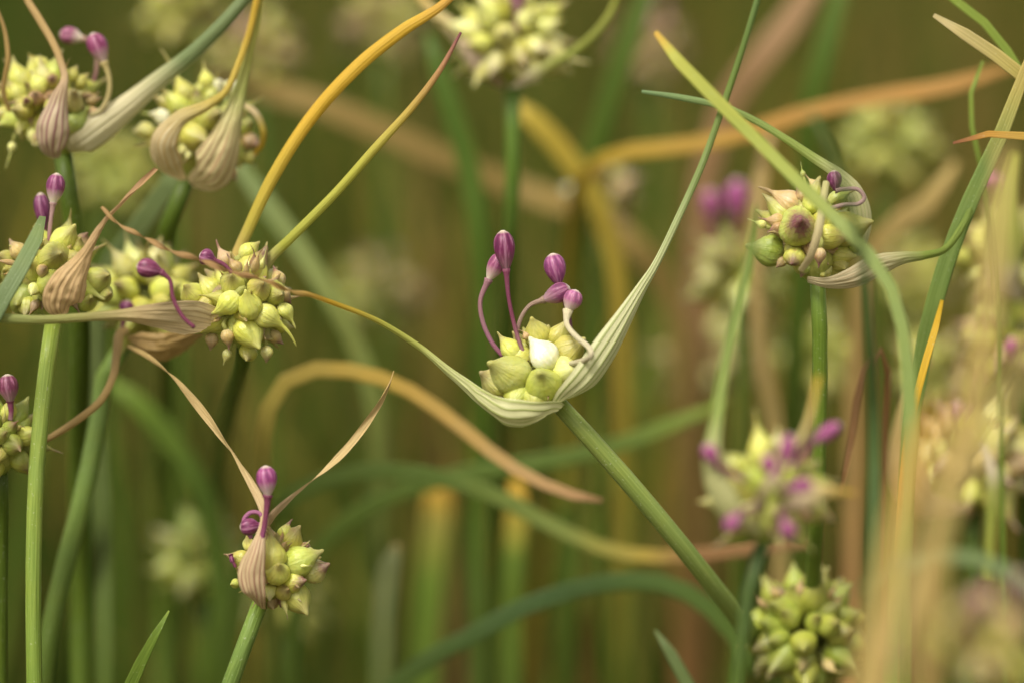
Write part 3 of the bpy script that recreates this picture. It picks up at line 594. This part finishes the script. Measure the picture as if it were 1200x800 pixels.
F.bud((270, 648), (273, 660), 6, [(272, 655), (276, 664)], (.22, .05, .15), 0, 4, (PUR, PUR), z=-2)
M_SP_F = spathe_mat('spathe_papery', (.60, .47, .28), (.30, .13, .09), ((0, TAN), (.5, (.60, .44, .20)), (1, (.52, .36, .14))), 7, 1.0, .25, .5)
F.spathe([(306, 712, -2, 14, 60), (296, 698, -8, 28, 100), (291, 672, -9, 34, 120), (298, 645, -9, 24, 130), (304, 625, -8, 13, 140), (308, 608, -6, 11, 110), (306, 590, -4, 11, 90), (292, 560, -2, 10, 70), (268, 522, 0, 10, 60), (240, 485, 2, 10, 60), (205, 445, 5, 9, 70), (172, 418, 10, 7, 150), (150, 404, 14, 5, 120)], M_SP_F, (-.3, 0, 1), .03, 6, n=120, wr=.09, tw=7, tw0=.35)
F.spathe([(302, 640, 1, 8, 60), (308, 618, -1, 11, 100), (318, 606, -3, 9, 130), (334, 590, -4, 10, 60), (360, 568, -4, 10, 60), (388, 545, -3, 11, 50), (415, 515, -2, 9, 60), (440, 478, 0, 9, 100), (455, 450, 0, 8, 90), (461, 434, 0, 3, 80)], M_SP_F, (0, .2, 1), .02, 4, n=80, wr=.06, tw=5, tw0=.1)

# ------------------------------------------------------------------ I: right-hand head
I = Plant([(958, 330, 4, 18), (960, 350, 5, 18), (961, 420, 7, 18), (960, 500, 10, 18), (957, 600, 14, 18), (952, 700, 30, 19), (950, 850, 40, 20)], 'wild garlic with plump reddish-blotched bulbils and a narrow dry strap across its head', stops=((0, GR), (.1, GR), (1, GRD)))
I.centre(945, 276, 4, 60)
I.bulbils([(185, 532, 64, 500, 152, dict(c=B_GD, p=.25, bend=.05)), (355, 400, 368, 372, 190, dict(c=B_G, p=1.0, len=.7)), (300, 268, 150, 160, 132, dict(c=B_PINK, p=.3, bend=.2)), (545, 456, 652, 450, 132, dict(c=B_YG, p=.6)), (600, 562, 678, 580, 112, dict(c=B_YG, p=.15)), (640, 410, 768, 358, 172, dict(c=B_G, p=.1, z=18)),
    (480, 645, 484, 696, 112, dict(c=B_PALE, p=.05)), (475, 565, 470, 634, 64, dict(c=B_PINK, p=1, z=48)), (335, 578, 318, 624, 104, dict(c=B_YG, p=.8)), (232, 372, 130, 362, 72, dict(c=B_PINK, p=.7)), (236, 412, 178, 428, 56, dict(c=B_PINK, p=1)), (425, 268, 400, 200, 100, dict(c=B_YG, p=.4, z=20)),
    (540, 362, 560, 350, 84, dict(c=B_YG, p=.2)), (590, 612, 620, 640, 92, dict(c=B_YG, p=.1)), (150, 390, 74, 358, 44, dict(c=B_PALE, p=.1, z=4)), (440, 170, 376, 100, 50, dict(c=B_TAN, p=.6, z=0)), (575, 245, 668, 198, 84, dict(c=B_GD, p=.4, z=14)), (380, 110, 366, 45, 28, dict(c=B_GD, p=.1, z=0)), (500, 300, 520, 260, 84, dict(c=B_YG, z=24)),
    (390, 640, 360, 680, 60, dict(c=B_GD, p=.7)), (260, 600, 240, 630, 50, dict(c=B_TAN, p=.5, z=6)), (680, 500, 720, 520, 90, dict(c=B_G, z=4)), (370, 230, 350, 180, 60, dict(c=B_PINK, p=.7, z=10))], 860, 180, 4.706)
I.fill(22, (0, 1, 0), .48, 130, (B_G, B_GD, B_YG), only_back=True, rad=.85).bits(2).fill(14, (0, .2, 1), .42, 95, (B_YG, B_G, B_PALE, B_TAN), .4, only_front=True, rad=.62)
I.bud((979, 224), (977, 200), 18, [(988, 222), (1005, 222), (1013, 232), (1006, 239), (990, 240), (974, 244)], (.22, .05, .16), .0, 5, ((.36, .24, .24), (.38, .26, .24)), z=-7)
M_SP_I = spathe_mat('spathe_pale_membrane', (.60, .52, .32), (.38, .26, .13), ((0, (.42, .44, .17)), (.45, GRL), (1, GR)), 6, .7, .4, .45)
I.spathe([(946, 328, 2, 8, 60), (970, 333, 0, 15, 100), (1000, 328, -1, 26, 110), (1030, 314, -1, 29, 110), (1058, 305, -1, 17, 140), (1085, 301, 0, 11, 150), (1108, 294, 2, 10, 150), (1126, 272, 4, 10, 150), (1140, 245, 6, 9, 150), (1152, 205, 7, 8, 140), (1160, 170, 8, 4, 120)], M_SP_I, (.1, -.4, .9), .03, 5, n=90, wr=.06)
I.spathe([(938, 318, -7, 7, 70), (950, 300, -10, 9, 100), (960, 268, -11, 10, 110), (965, 235, -9, 9, 120), (969, 212, -6, 8, 130)], spathe_mat('strap_dry', (.55, .46, .25), (.40, .30, .15), ((0, (.5, .42, .22)), (1, (.45, .42, .18))), 4, .6, .2, .6), (0, 0, 1), .02, 3, name='strap', n=40)
I.spathe([(1006, 300, 6, 12, 80), (1012, 260, 4, 26, 100), (1004, 225, 3, 22, 120), (984, 203, 3, 16, 130), (955, 184, 4, 12, 150), (925, 164, 5, 10, 150), (890, 143, 6, 9, 150), (850, 125, 6, 8, 150), (800, 114, 6, 8, 150), (752, 107, 6, 4, 120)], spathe_mat('spathe_green_beak', (.55, .52, .28), (.33, .36, .12), ((0, (.36, .38, .14)), (.5, GRL), (1, (.20, .30, .13))), 6, .7, .3, .4), (.2, .2, .9), .02, 4, n=90)

# ------------------------------------------------------------------ the softer heads around them
def soft(x, y, z, Rp, stem, label, group=None, n=30, axis=(0, 1, .2), cols=(B_YG, B_G, B_PALE), purple=.2, wf=.5, st=None, **kw):
    p = Plant([(x+stem[0], y+Rp*.8, z, stem[1])] + [(a, b, z+c, stem[1]) for a, b, c in stem[2]], label, group, stops=st or ((0, GRD), (1, GRD)))
    p.centre(x, y, z, Rp); p.fill(n, axis, wf, 140, cols, purple, **kw)
    if z < 100: p.bits(8)
    return p
M_SP_PALE = spathe_mat('spathe_pale', (.60, .52, .38), (.45, .36, .2), ((0, (.5, .45, .2)), (.5, (.34, .38, .07)), (1, (.38, .40, .06))), 6, .5, .3, .35)
M_SP_PINK = spathe_mat('spathe_pale_pink', (.56, .44, .30), (.46, .28, .2), ((0, (.6, .5, .35)), (.6, (.6, .48, .22)), (1, YEL)), 6, .5, .3, .6)
O = soft(0, 515, 6, 48, (0, 18, [(2, 600, 4), (0, 700, 6), (0, 850, 8)]), 'half-visible wild garlic with one wine-red bud, beside the straight pale stem', n=30, cols=(B_G, B_GD, B_YG), purple=.5)
O.bud((12, 472), (8, 438), 24, [(13, 482), (12, 492)], (.25, .07, .14), .25, 6, z=-3)
H = soft(598, 48, 58, 64, (2, 18, [(601, 160, 0), (600, 260, 4), (592, 420, 30), (588, 560, 60), (590, 700, 80), (590, 850, 80)]), 'soft-edged wild garlic head on a dark vertical stem, pale yellow with a curved green beak', n=34, cols=(B_PALE, B_YG, B_PALE), purple=.3, st=((0, (.11, .185, .03)), (.4, (.08, .14, .02)), (1, GRD)))
H.bud((606, 16), (608, -22), 22, [(606, 26), (604, 40)], (.30, .1, .2), .3, 6, z=-6)
H.spathe([(600, 104, 54, 10, 60), (620, 96, 48, 20, 100), (645, 80, 48, 16, 130), (672, 64, 50, 11, 150), (698, 42, 50, 10, 150), (716, 18, 50, 9, 150), (726, -10, 50, 6, 150)], M_SP_PALE, (.3, -.6, .7), .02, 4, n=50)
H.spathe([(592, 104, 58, 10, 60), (565, 86, 54, 24, 110), (545, 60, 54, 26, 130), (525, 35, 56, 22, 140), (500, 10, 58, 14, 150), (470, -30, 60, 8, 150)], M_SP_PINK, (-.3, -.5, .8), .02, 4, n=50)
J = soft(903, 580, -44, 66, (-8, 17, [(884, 660, 0), (874, 720, 0), (864, 800, 0), (858, 880, 0)]), 'hazy wild garlic with scattered magenta buds, on a dark stem crossing the slanting one', n=28, cols=(B_YG, B_G, B_G, B_PALE), purple=.4, st=((0, (.06, .10, .03)), (1, GRD)))
for bx, by, tx, ty, bz in ((918, 548, 926, 508, -6), (905, 560, 898, 532, -4), (922, 572, 954, 566, -8), (915, 606, 930, 630, -7), (868, 600, 850, 622, -5), (948, 520, 985, 496, 2), (840, 545, 826, 520, 0)):
    J.bud((bx, by), (tx, ty), 19, [((bx+905)/2, (by+580)/2)], (.36, .07, .26), .15, 6, z=bz-7)
J.spathe([(890, 626, -48, 12, 60), (858, 606, -50, 34, 110), (836, 570, -50, 34, 130), (830, 530, -49, 24, 140), (836, 490, -47, 18, 150), (846, 430, -44, 16, 150), (860, 370, -42, 15, 150), (878, 290, -40, 12, 150), (886, 240, -40, 4, 120)], spathe_mat('spathe_soft_green', (.44, .43, .2), (.34, .36, .12), ((0, (.42, .42, .2)), (.4, GRL), (1, GR)), 6, .5, .3, .4), (-.6, 0, .8), .02, 4, n=60)
J.spathe([(915, 606, -50, 10, 60), (935, 590, -54, 26, 100), (960, 576, -54, 22, 120), (985, 575, -53, 10, 140), (1003, 577, -52, 3, 120)], M_SP_PINK, (.2, .2, .9), .02, 4, n=40)
J.spathe([(885, 600, -52, 8, 60), (898, 570, -56, 10, 100), (920, 540, -55, 9, 120), (945, 500, -52, 8, 120), (960, 440, -50, 6, 120)], M_SP_PINK, (0, 0, 1), .02, 4, n=40)
K = soft(944, 742, 34, 78, (0, 22, [(946, 860, 0), (946, 900, 0)]), 'plump all-green wild garlic head of blunt bulbils, without buds, beside the dark stem', n=54, cols=((.32, .34, .07), (.36, .38, .08), (.26, .29, .06)), purple=.2, wf=.42, axis=(0, .8, .6), ln=(1.45, 1.9))
L = soft(1142, 540, 62, 70, (0, 20, [(1140, 640, 0), (1138, 760, 0), (1136, 860, 0)]), 'blurred yellowish wild garlic with two mauve buds, behind pale hanging straps', n=34, cols=(B_YG, B_PALE, B_TAN), purple=.5)
L.bud((1168, 524), (1186, 500), 24, [(1160, 540)], (.38, .1, .28), .1, 6, z=-8).bud((1130, 500), (1124, 470), 22, [(1134, 520)], (.40, .22, .26), .5, 6, z=-4)
L.spathe([(1130, 596, 54, 10, 60), (1085, 590, 48, 40, 110), (1062, 560, 46, 44, 120), (1052, 520, 46, 22, 130), (1062, 470, 46, 12, 140), (1090, 420, 46, 8, 140)], spathe_mat('spathe_soft_tan', (.56, .42, .24), (.42, .28, .14), ((0, TAN), (1, TAN)), 6, .5, .35, .6), (-.3, 0, 1), .03, 4, n=50)
L.spathe([(1150, 520, 50, 8, 60), (1164, 560, 48, 14, 100), (1162, 620, 48, 14, 120), (1158, 680, 48, 12, 120)], M_SP_PALE, (0, 0, 1), .02, 4, n=40)
N = soft(1192, 300, 66, 62, (6, 20, [(1200, 400, 0), (1206, 560, 4), (1206, 850, 8)]), 'pale blurred wild garlic head half hidden by a straw-coloured spathe', n=28, cols=(B_PALE, B_YG), purple=.4)
N.bud((1172, 222), (1158, 206), 22, [(1180, 240)], (.40, .1, .26), .1, 6, z=-6)
N.spathe([(1196, 350, 58, 12, 60), (1180, 330, 54, 36, 110), (1176, 280, 52, 40, 120), (1180, 230, 52, 22, 130), (1190, 180, 52, 10, 140)], M_SP_PALE, (-.2, 0, 1), .03, 4, n=40)
N2 = soft(1185, 395, 70, 55, (10, 20, [(1200, 480, 0), (1200, 700, 4), (1200, 850, 8)]), 'dusky wild garlic head with a bright pink bud, just below the pale blurred one', n=26, cols=(B_G, B_YG, B_TAN), purple=.7)
N2.bud((1188, 418), (1184, 396), 20, [(1190, 424)], (.42, .06, .28), .0, 6, z=-10)
Mh = soft(1150, 752, -105, 62, (0, 18, [(1152, 830, 0), (1152, 900, 0)]), 'heavily blurred wild garlic in front, yellow haze with a pink bud', n=24, cols=(B_YG, B_PALE, B_TAN), purple=.3)
Mh.bud((1150, 722), (1148, 690), 24, [(1152, 735)], (.45, .14, .28), .1, 6, z=-6).bud((1190, 700), (1200, 672), 22, [(1180, 725)], (.45, .3, .28), .5, 6, z=-2)
Mh.bud((1040, 770), (1030, 740), 22, [(1070, 780), (1110, 775)], (.42, .2, .26), .4, 6, z=-2)

# far heads, lost in blur
GRP = 'far wild garlic heads lost in blur'
far = [(706, 226, 130, 46, 'P', (B_TAN, B_PINK, B_WH, B_PALE), .7, 'far wild garlic head, pinkish with a whitish spot, at the tip of the mustard-yellow leaf'),
    (1040, 168, 175, 62, 'Q', (B_YG, B_G), .2, 'far bright yellow-green wild garlic head just below the orange stalk'),
    (868, 320, 110, 58, 'R', (B_PALE, B_G, B_YG), .4, 'far wild garlic head with two large magenta buds beside the blotched head'),
    (236, 655, 130, 56, 'V', (B_GD, B_G), .2, 'far dull green wild garlic head beside the papery tan spathe'),
    (330, 700, 170, 56, 'V', (B_GD, B_G), .2, 'far dull green wild garlic head peeping from behind the purple-tipped bulbils'),
    (445, 345, 300, 66, 'V', (B_G, B_TAN), .2, 'far brownish wild garlic head above the ochre hooked leaf'),
    (215, 20, 160, 60, 'T', (B_YG, B_G), .5, 'far green wild garlic head with pink buds above the wrapped striped head'),
    (300, 60, 220, 60, 'T', (B_TAN, B_YG, B_PINK), .6, 'far pinkish wild garlic head with buds behind the twisted yellow-green beak'),
    (830, 420, 210, 62, 'V', (B_PALE, B_TAN), .2, 'far pale wild garlic head low behind the soft green spathe beak'),
    (450, 30, 240, 60, 'V', (B_YG, B_TAN), .2, 'far yellowish wild garlic head behind the purple-tipped yellow beak'),
    (1070, 330, 260, 60, 'V', (B_TAN, B_YG), .2, 'far tan wild garlic head between the blotched head and the broad green leaf'),
    (760, 60, 320, 60, 'V', (B_TAN, B_PINK), .6, 'far dusky pink wild garlic head beside the tip of the yellow-green slanting leaf'),
    (130, 205, 200, 56, 'V', (B_YG, B_G), .2, 'far yellowish wild garlic head between the striped spathe and the wrapped head'),
    (1100, 440, 150, 56, 'V', (B_TAN, B_YG), .2, 'far tan wild garlic head beside the narrow amber leaf'),
    (960, 420, 190, 54, 'V', (B_PALE, B_YG, B_G), .2, 'far pale wild garlic head behind the stem of the blotched head')]
for i, (x, y, z, Rp, kd, cols_, pu, lb) in enumerate(far):
    Rs = Rp/(1+z/1000/D0)*1.25
    p = soft(x, y, z, Rs, (0, 14, [(x+R.uniform(-12, 12), y+150, 0), (x+R.uniform(-30, 30), 830, 10)]), lb, GRP, n=20, cols=tuple(tuple(q*.72 for q in c_) for c_ in cols_), purple=pu)
    if kd == 'R':
        p.bud((835, 262), (832, 222), 26, [(845, 290), (858, 310)], (.40, .10, .28), .1, 6).bud((862, 262), (864, 210), 28, [(862, 285), (866, 310)], (.40, .08, .30), .1, 6)
    elif kd == 'T': p.bud((x+18, y), (x+26, y-24), 34, [(x+8, y+10)], (.42, .14, .28), .1, 6).bud((x-20, y-10), (x-26, y-34), 34, [(x-10, y+5)], (.42, .2, .28), .3, 6)
    elif kd == 'P': p.bud((x-28, y-10), (x-38, y-26), 16, [(x-14, y)], (.30, .06, .2), .1, 6)
    elif R.random() < .6: p.bud((x+10, y-30), (x+14, y-54), 18, [(x+6, y-14)], (.40, .14, .28), .2, 6)

# ------------------------------------------------------------------ leaves and stalks that cross the picture
blade([(50, 254, -2, 8), (47, 268, -4, 16), (34, 296, -7, 19), (14, 332, -9, 20), (-4, 362, -10, 21), (-60, 470, -10, 22), (-120, 650, 0, 22), (-150, 860, 10, 22)], ((0, GLA), (.3, (.12, .17, .075)), (1, GRD)), 'grey-green flat leaf tip bent across the head with the tan spathe', thick=.14, channel=.05)
blade([(768, 38, -16, 6), (782, 58, -17, 13), (830, 108, -19, 15), (900, 178, -22, 15), (960, 238, -25, 15), (1012, 290, -28, 15), (1045, 340, -30, 15), (1060, 400, -32, 15), (1066, 480, -34, 18), (1062, 600, -38, 18), (1050, 720, -40, 18), (1045, 860, -42, 18)], ((0, (.56, .36, .08)), (.04, YG), (.25, (.32, .36, .07)), (.4, (.24, .30, .09)), (1, GR)), 'yellow-green leaf slanting down in front of the reddish-blotched head')
blade([(950, 130, -64, 4), (968, 165, -62, 8), (990, 220, -60, 9), (1010, 300, -56, 11), (1020, 400, -50, 13), (1024, 500, -42, 14), (1024, 600, -42, 15), (1020, 720, -42, 15), (1016, 860, -42, 16)], ((0, (.12, .175, .06)), (1, (.07, .12, .04))), 'thin blue-green stalk hanging blurred before the right-hand stems')
blade([(1218, 40, 4, 8), (1198, 92, 4, 14), (1172, 160, 4, 18), (1140, 228, 6, 20), (1108, 310, 8, 21), (1086, 390, 10, 21), (1072, 470, 12, 20), (1064, 530, 14, 19), (1060, 650, 20, 18), (1060, 850, 24, 18)], ((0, (.5, .36, .12)), (.12, (.36, .34, .1)), (.2, (.2, .28, .08)), (1, GR)), 'green leaf with a straw-coloured top rising right of the blotched head')
blade([(1094, 18, 6, 5), (1120, 34, 6, 13), (1160, 60, 6, 16), (1205, 96, 7, 16), (1260, 160, 8, 16), (1300, 330, 8, 16), (1300, 850, 8, 16)], ((0, (.45, .36, .18)), (.15, (.52, .42, .12)), (1, GR)), 'short straw-yellow leaf tip above the orange tip')
blade([(1060, -60, 14, 9), (1110, -6, 14, 10), (1140, 14, 14, 10), (1168, 44, 14, 10), (1196, 84, 14, 10), (1240, 180, 14, 10), (1280, 400, 14, 10), (1290, 860, 14, 10)], ((0, GRL), (1, GR)), 'slim yellow-green leaf arching above the straw-yellow tip')
blade([(1117, 168, -4, 3), (1128, 163, -4, 5), (1145, 159, -4, 7), (1165, 157, -4, 8), (1185, 158, -4, 9), (1210, 163, -4, 10), (1260, 200, -4, 10), (1290, 400, -4, 10), (1290, 860, -4, 10)], ((0, (.35, .14, .08)), (.04, ORA), (.15, (.52, .36, .08)), (1, GR)), 'orange leaf tip lying level across the green leaf with straw-coloured top')
blade([(1152, 72, 20, 4), (1140, 100, 20, 5), (1136, 130, 20, 6), (1146, 180, 20, 6), (1160, 260, 24, 6), (1170, 400, 30, 6), (1176, 850, 40, 6)], ((0, GRL), (1, GR)), 'thread-thin curled green leaf behind the orange tip')
blade([(1104, 352, 8, 4), (1096, 385, 6, 8), (1080, 440, 4, 9), (1066, 500, 4, 9), (1058, 560, 4, 8), (1050, 700, 6, 8), (1050, 850, 6, 8)], ((0, YEL), (.2, YEL), (.5, ORA), (1, BRO)), 'narrow amber leaf along the edge of the broad green leaf')
blade([(198, 715, 0, 2), (186, 736, 0, 8), (170, 766, 1, 13), (152, 805, 2, 16), (130, 870, 4, 18)], ((0, GRL), (.06, GR), (1, GRD)), 'small sharp dark green pointed leaf tip standing alone beside the papery tan head', thick=.2, channel=.1)
blade([(768, 738, 30, 3), (782, 758, 30, 12), (800, 790, 30, 15), (824, 840, 30, 17), (840, 900, 30, 18)], ((0, GLA), (1, GRD)), 'blurred blue-green leaf tip at the foot of the slanting stem')
blade([(706, 586, 40, 4.4), (680, 582, 42, 11.4), (640, 568, 44, 13.2), (590, 540, 46, 15), (530, 492, 48, 16.7), (470, 452, 48, 17.6), (410, 434, 48, 18.5), (360, 434, 48, 18.5), (325, 456, 48, 18.5), (310, 500, 50, 18.5), (308, 560, 56, 18.5), (316, 680, 80, 18.5), (320, 850, 90, 18.5)], ((0, (.36, .2, .1)), (.12, (.46, .29, .12)), (.3, (.5, .33, .07)), (.5, (.42, .34, .08)), (.62, (.30, .31, .08)), (1, GRD)), 'ochre leaf bent over in a hook, its brown tip pointing down to the right')
blade([(960, 636, 66, 6.2), (900, 640, 66, 14), (830, 648, 66, 16.4), (760, 652, 66, 17.9), (700, 640, 66, 18.7), (640, 612, 66, 19.5), (580, 580, 66, 20.3), (500, 556, 66, 20.3), (430, 552, 66, 20.3), (370, 566, 66, 20.3), (320, 600, 68, 20.3), (280, 680, 70, 20.3), (262, 850, 74, 20.3)], ((0, (.28, .15, .07)), (.16, (.3, .16, .07)), (.22, (.40, .30, .06)), (.32, (.20, .24, .06)), (.5, (.11, .165, .03)), (1, GRD)), 'green leaf arching over below the main head, turning yellow then brown')
blade([(850, 470, 90, 4.1), (800, 492, 90, 16.3), (720, 522, 90, 19), (640, 540, 90, 20.4), (540, 556, 92, 20.4), (460, 580, 94, 20.4), (390, 624, 96, 20.4), (350, 700, 98, 20.4), (340, 860, 100, 20.4)], ((0, GRL), (.2, (.11, .165, .03)), (1, GRD)), 'broad blurred green leaf rising behind the slanting stem')
blade([(885, 800, 60, 6.2), (862, 748, 60, 18.7), (822, 704, 60, 21.8), (772, 682, 60, 21.8), (700, 684, 60, 21.1), (620, 708, 60, 21.1), (550, 745, 60, 21.1), (490, 780, 60, 21.1), (440, 830, 60, 21.1), (420, 900, 60, 21.1)], ((0, (.11, .165, .03)), (.5, (.055, .10, .028)), (1, GRD)), 'dark bluish-green leaf bowed low across the bottom')
blade([(466, 636, 80, 8), (456, 665, 80, 26), (450, 720, 80, 28), (448, 800, 80, 30), (446, 880, 80, 30)], ((0, (.4, .3, .12)), (.05, (.2, .22, .09)), (1, GRD)), 'upright blurred olive leaf with a dry tip beside the dark bowed leaf')
blade([(1190, 78, 90, 7.5), (1100, 104, 90, 19.5), (1020, 116, 92, 18), (940, 134, 94, 18), (870, 158, 96, 18), (800, 172, 98, 18), (740, 178, 100, 18), (692, 196, 104, 16.5), (670, 260, 120, 15), (664, 500, 150, 15), (664, 850, 160, 15)], ((0, (.46, .25, .08)), (.2, (.48, .26, .07)), (.35, (.5, .33, .05)), (.5, (.46, .34, .05)), (1, GRD)), 'orange stalk running level behind the blotched head, yellow lower down')
blade([(240, 90, 150, 8), (300, 104, 170, 24), (360, 118, 170, 27.2), (430, 146, 172, 27.2), (520, 186, 176, 27.2), (620, 226, 180, 25.6), (720, 268, 164, 28.8), (790, 360, 168, 27.2), (800, 560, 170, 27.2), (800, 850, 180, 27.2)], ((0, (.34, .23, .08)), (.5, (.28, .19, .06)), (.8, (.22, .15, .04)), (1, BRO)), 'wide pinkish-tan dead leaf slanting behind the yellow beaks')
blade([(268, 176, 90, 8), (300, 222, 90, 22), (350, 290, 90, 24), (392, 356, 90, 24), (420, 410, 92, 24), (440, 480, 94, 24), (446, 600, 100, 28), (446, 850, 110, 28)], ((0, GLA), (.3, (.23, .26, .075)), (1, GRD)), 'soft grey-green leaf slanting behind the yellow beaks down to the ochre hook')
blade([(212, 190, 44, 16), (190, 228, 46, 22.4), (160, 270, 48, 24), (130, 310, 50, 24), (114, 360, 52, 24), (112, 460, 56, 22.4), (120, 600, 60, 22.4), (124, 850, 60, 22.4)], ((0, GLA), (.3, (.16, .205, .075)), (1, GRD)), 'pale grey-green stalk slanting between the two upper left heads')
blade([(500, 40, 100, 7.5), (520, 100, 100, 22.5), (545, 180, 102, 25.5), (560, 270, 104, 25.5), (566, 400, 110, 24), (560, 600, 120, 24), (560, 850, 120, 24)], ((0, (.08, .14, .02)), (.3, (.09, .15, .02)), (1, GRD)), 'bright green blurred leaf upright beside the dark vertical stem')
blade([(990, -30, 120, 15), (972, 40, 120, 25.5), (950, 120, 122, 27), (940, 260, 130, 27), (930, 500, 140, 27), (930, 850, 150, 27)], ((0, (.085, .14, .02)), (1, GRD)), 'blurred green leaf hanging above the orange stalk')
blade([(770, -30, 130, 15), (740, 40, 130, 24), (716, 110, 132, 25.5), (690, 200, 136, 25.5), (670, 420, 150, 25.5), (660, 850, 160, 25.5)], ((0, (.085, .14, .02)), (1, GRD)), 'blurred green leaf leaning right of the pale yellow head')
blade([(600, 120, 110, 10), (625, 140, 110, 24), (665, 185, 112, 26), (700, 240, 114, 26), (724, 330, 118, 24), (730, 560, 130, 24), (730, 850, 140, 24)], ((0, (.46, .34, .05)), (.4, (.4, .3, .05)), (1, GRD)), 'mustard-yellow blurred leaf pointing at the pinkish far head')
blade([(606, 560, 110, 12), (606, 600, 110, 26), (602, 660, 110, 26), (600, 760, 112, 26), (600, 870, 114, 26)], ((0, YEL), (.06, (.56, .34, .04)), (.14, (.42, .32, .05)), (.3, GR), (1, GRD)), 'upright yellow-tipped leaf under the pair of curved beaks')
blade([(512, 556, 170, 15), (514, 600, 170, 33), (508, 660, 170, 34.5), (500, 760, 172, 34.5), (496, 870, 172, 34.5)], ((0, (.5, .3, .04)), (.08, (.5, .3, .04)), (.16, (.28, .24, .05)), (.4, GR), (1, GRD)), 'broad far leaf with an amber tip beside the yellow-tipped one')
blade([(130, 446, 110, 6.4), (160, 470, 110, 24), (200, 515, 112, 27.2), (236, 570, 114, 27.2), (256, 660, 118, 25.6), (262, 860, 124, 25.6)], ((0, GR), (.4, (.08, .13, .02)), (1, GRD)), 'dull green far leaf slanting beside the second left stem')
blade([(960, -30, 160, 20), (930, 20, 160, 30), (890, 70, 160, 32), (850, 130, 164, 32), (820, 260, 170, 30), (810, 850, 190, 30)], ((0, (.36, .22, .12)), (1, BRO)), 'dusky brown far stalk behind the tall green beak')
blade([(905, 150, 100, 8), (892, 200, 100, 16), (886, 280, 100, 18), (890, 400, 104, 18), (910, 520, 110, 18), (915, 850, 120, 18)], ((0, (.46, .32, .14)), (1, (.36, .27, .10))), 'pinkish straw upright between the magenta buds and the blotched head')
blade([(1120, 190, 110, 8), (1085, 240, 110, 22), (1040, 270, 112, 22), (1010, 330, 116, 20), (1000, 500, 124, 20), (1000, 850, 130, 20)], ((0, TAN), (1, BRO)), 'tan far leaf looping over to the right of the blotched head')
# foreground straw at the lower right, very close to the lens
FG = 'pale straw blurred close before the lens'
for rows, st, lb in [
    ([(1100, 470, -110, 8), (1078, 520, -112, 22), (1058, 590, -114, 26), (1040, 670, -116, 26), (1020, 760, -118, 26), (1000, 880, -120, 26)], ((0, ORA), (.4, (.46, .32, .09)), (1, (.42, .29, .10))), 'orange-tipped straw leaf blurred close before the lens, beside the slanting yellow-green leaf'),
    ([(1180, 170, -104, 8), (1168, 260, -106, 20), (1158, 360, -108, 24), (1140, 460, -110, 26), (1110, 560, -112, 26), (1090, 700, -114, 26), (1080, 880, -116, 26)], ((0, TAN), (.5, (.42, .29, .09)), (1, (.42, .29, .10))), 'tall tan straw leaf blurred before the lens, reaching up to the pale blurred head'),
    ([(1215, 380, -120, 10), (1190, 450, -120, 14), (1140, 530, -122, 17), (1090, 640, -122, 18), (1050, 740, -124, 18), (1020, 880, -126, 18)], ((0, (.52, .39, .16)), (1, (.42, .30, .11))), 'pale straw leaf blurred before the lens, slanting across the hazy heads')]:
    blade(rows, st, lb, FG, cat='straw', name='dry_leaf')
blade([(1008, 690, -70, 6), (1030, 672, -70, 14), (1070, 655, -70, 17), (1120, 650, -70, 17), (1180, 668, -70, 17), (1240, 730, -70, 17), (1260, 880, -70, 17)], ((0, GLA), (.5, (.2, .27, .13)), (1, GR)), 'blurred grey-green leaf lying level above the pink foreground bud')
blade([(984, 580, 20, 4), (1000, 500, 22, 9), (1010, 440, 24, 9), (1030, 410, 26, 8), (1040, 420, 28, 8), (1036, 520, 34, 8), (1030, 850, 44, 8)], ((0, BRO), (1, (.34, .18, .08))), 'curled thin brown stalk behind the blue-green one')
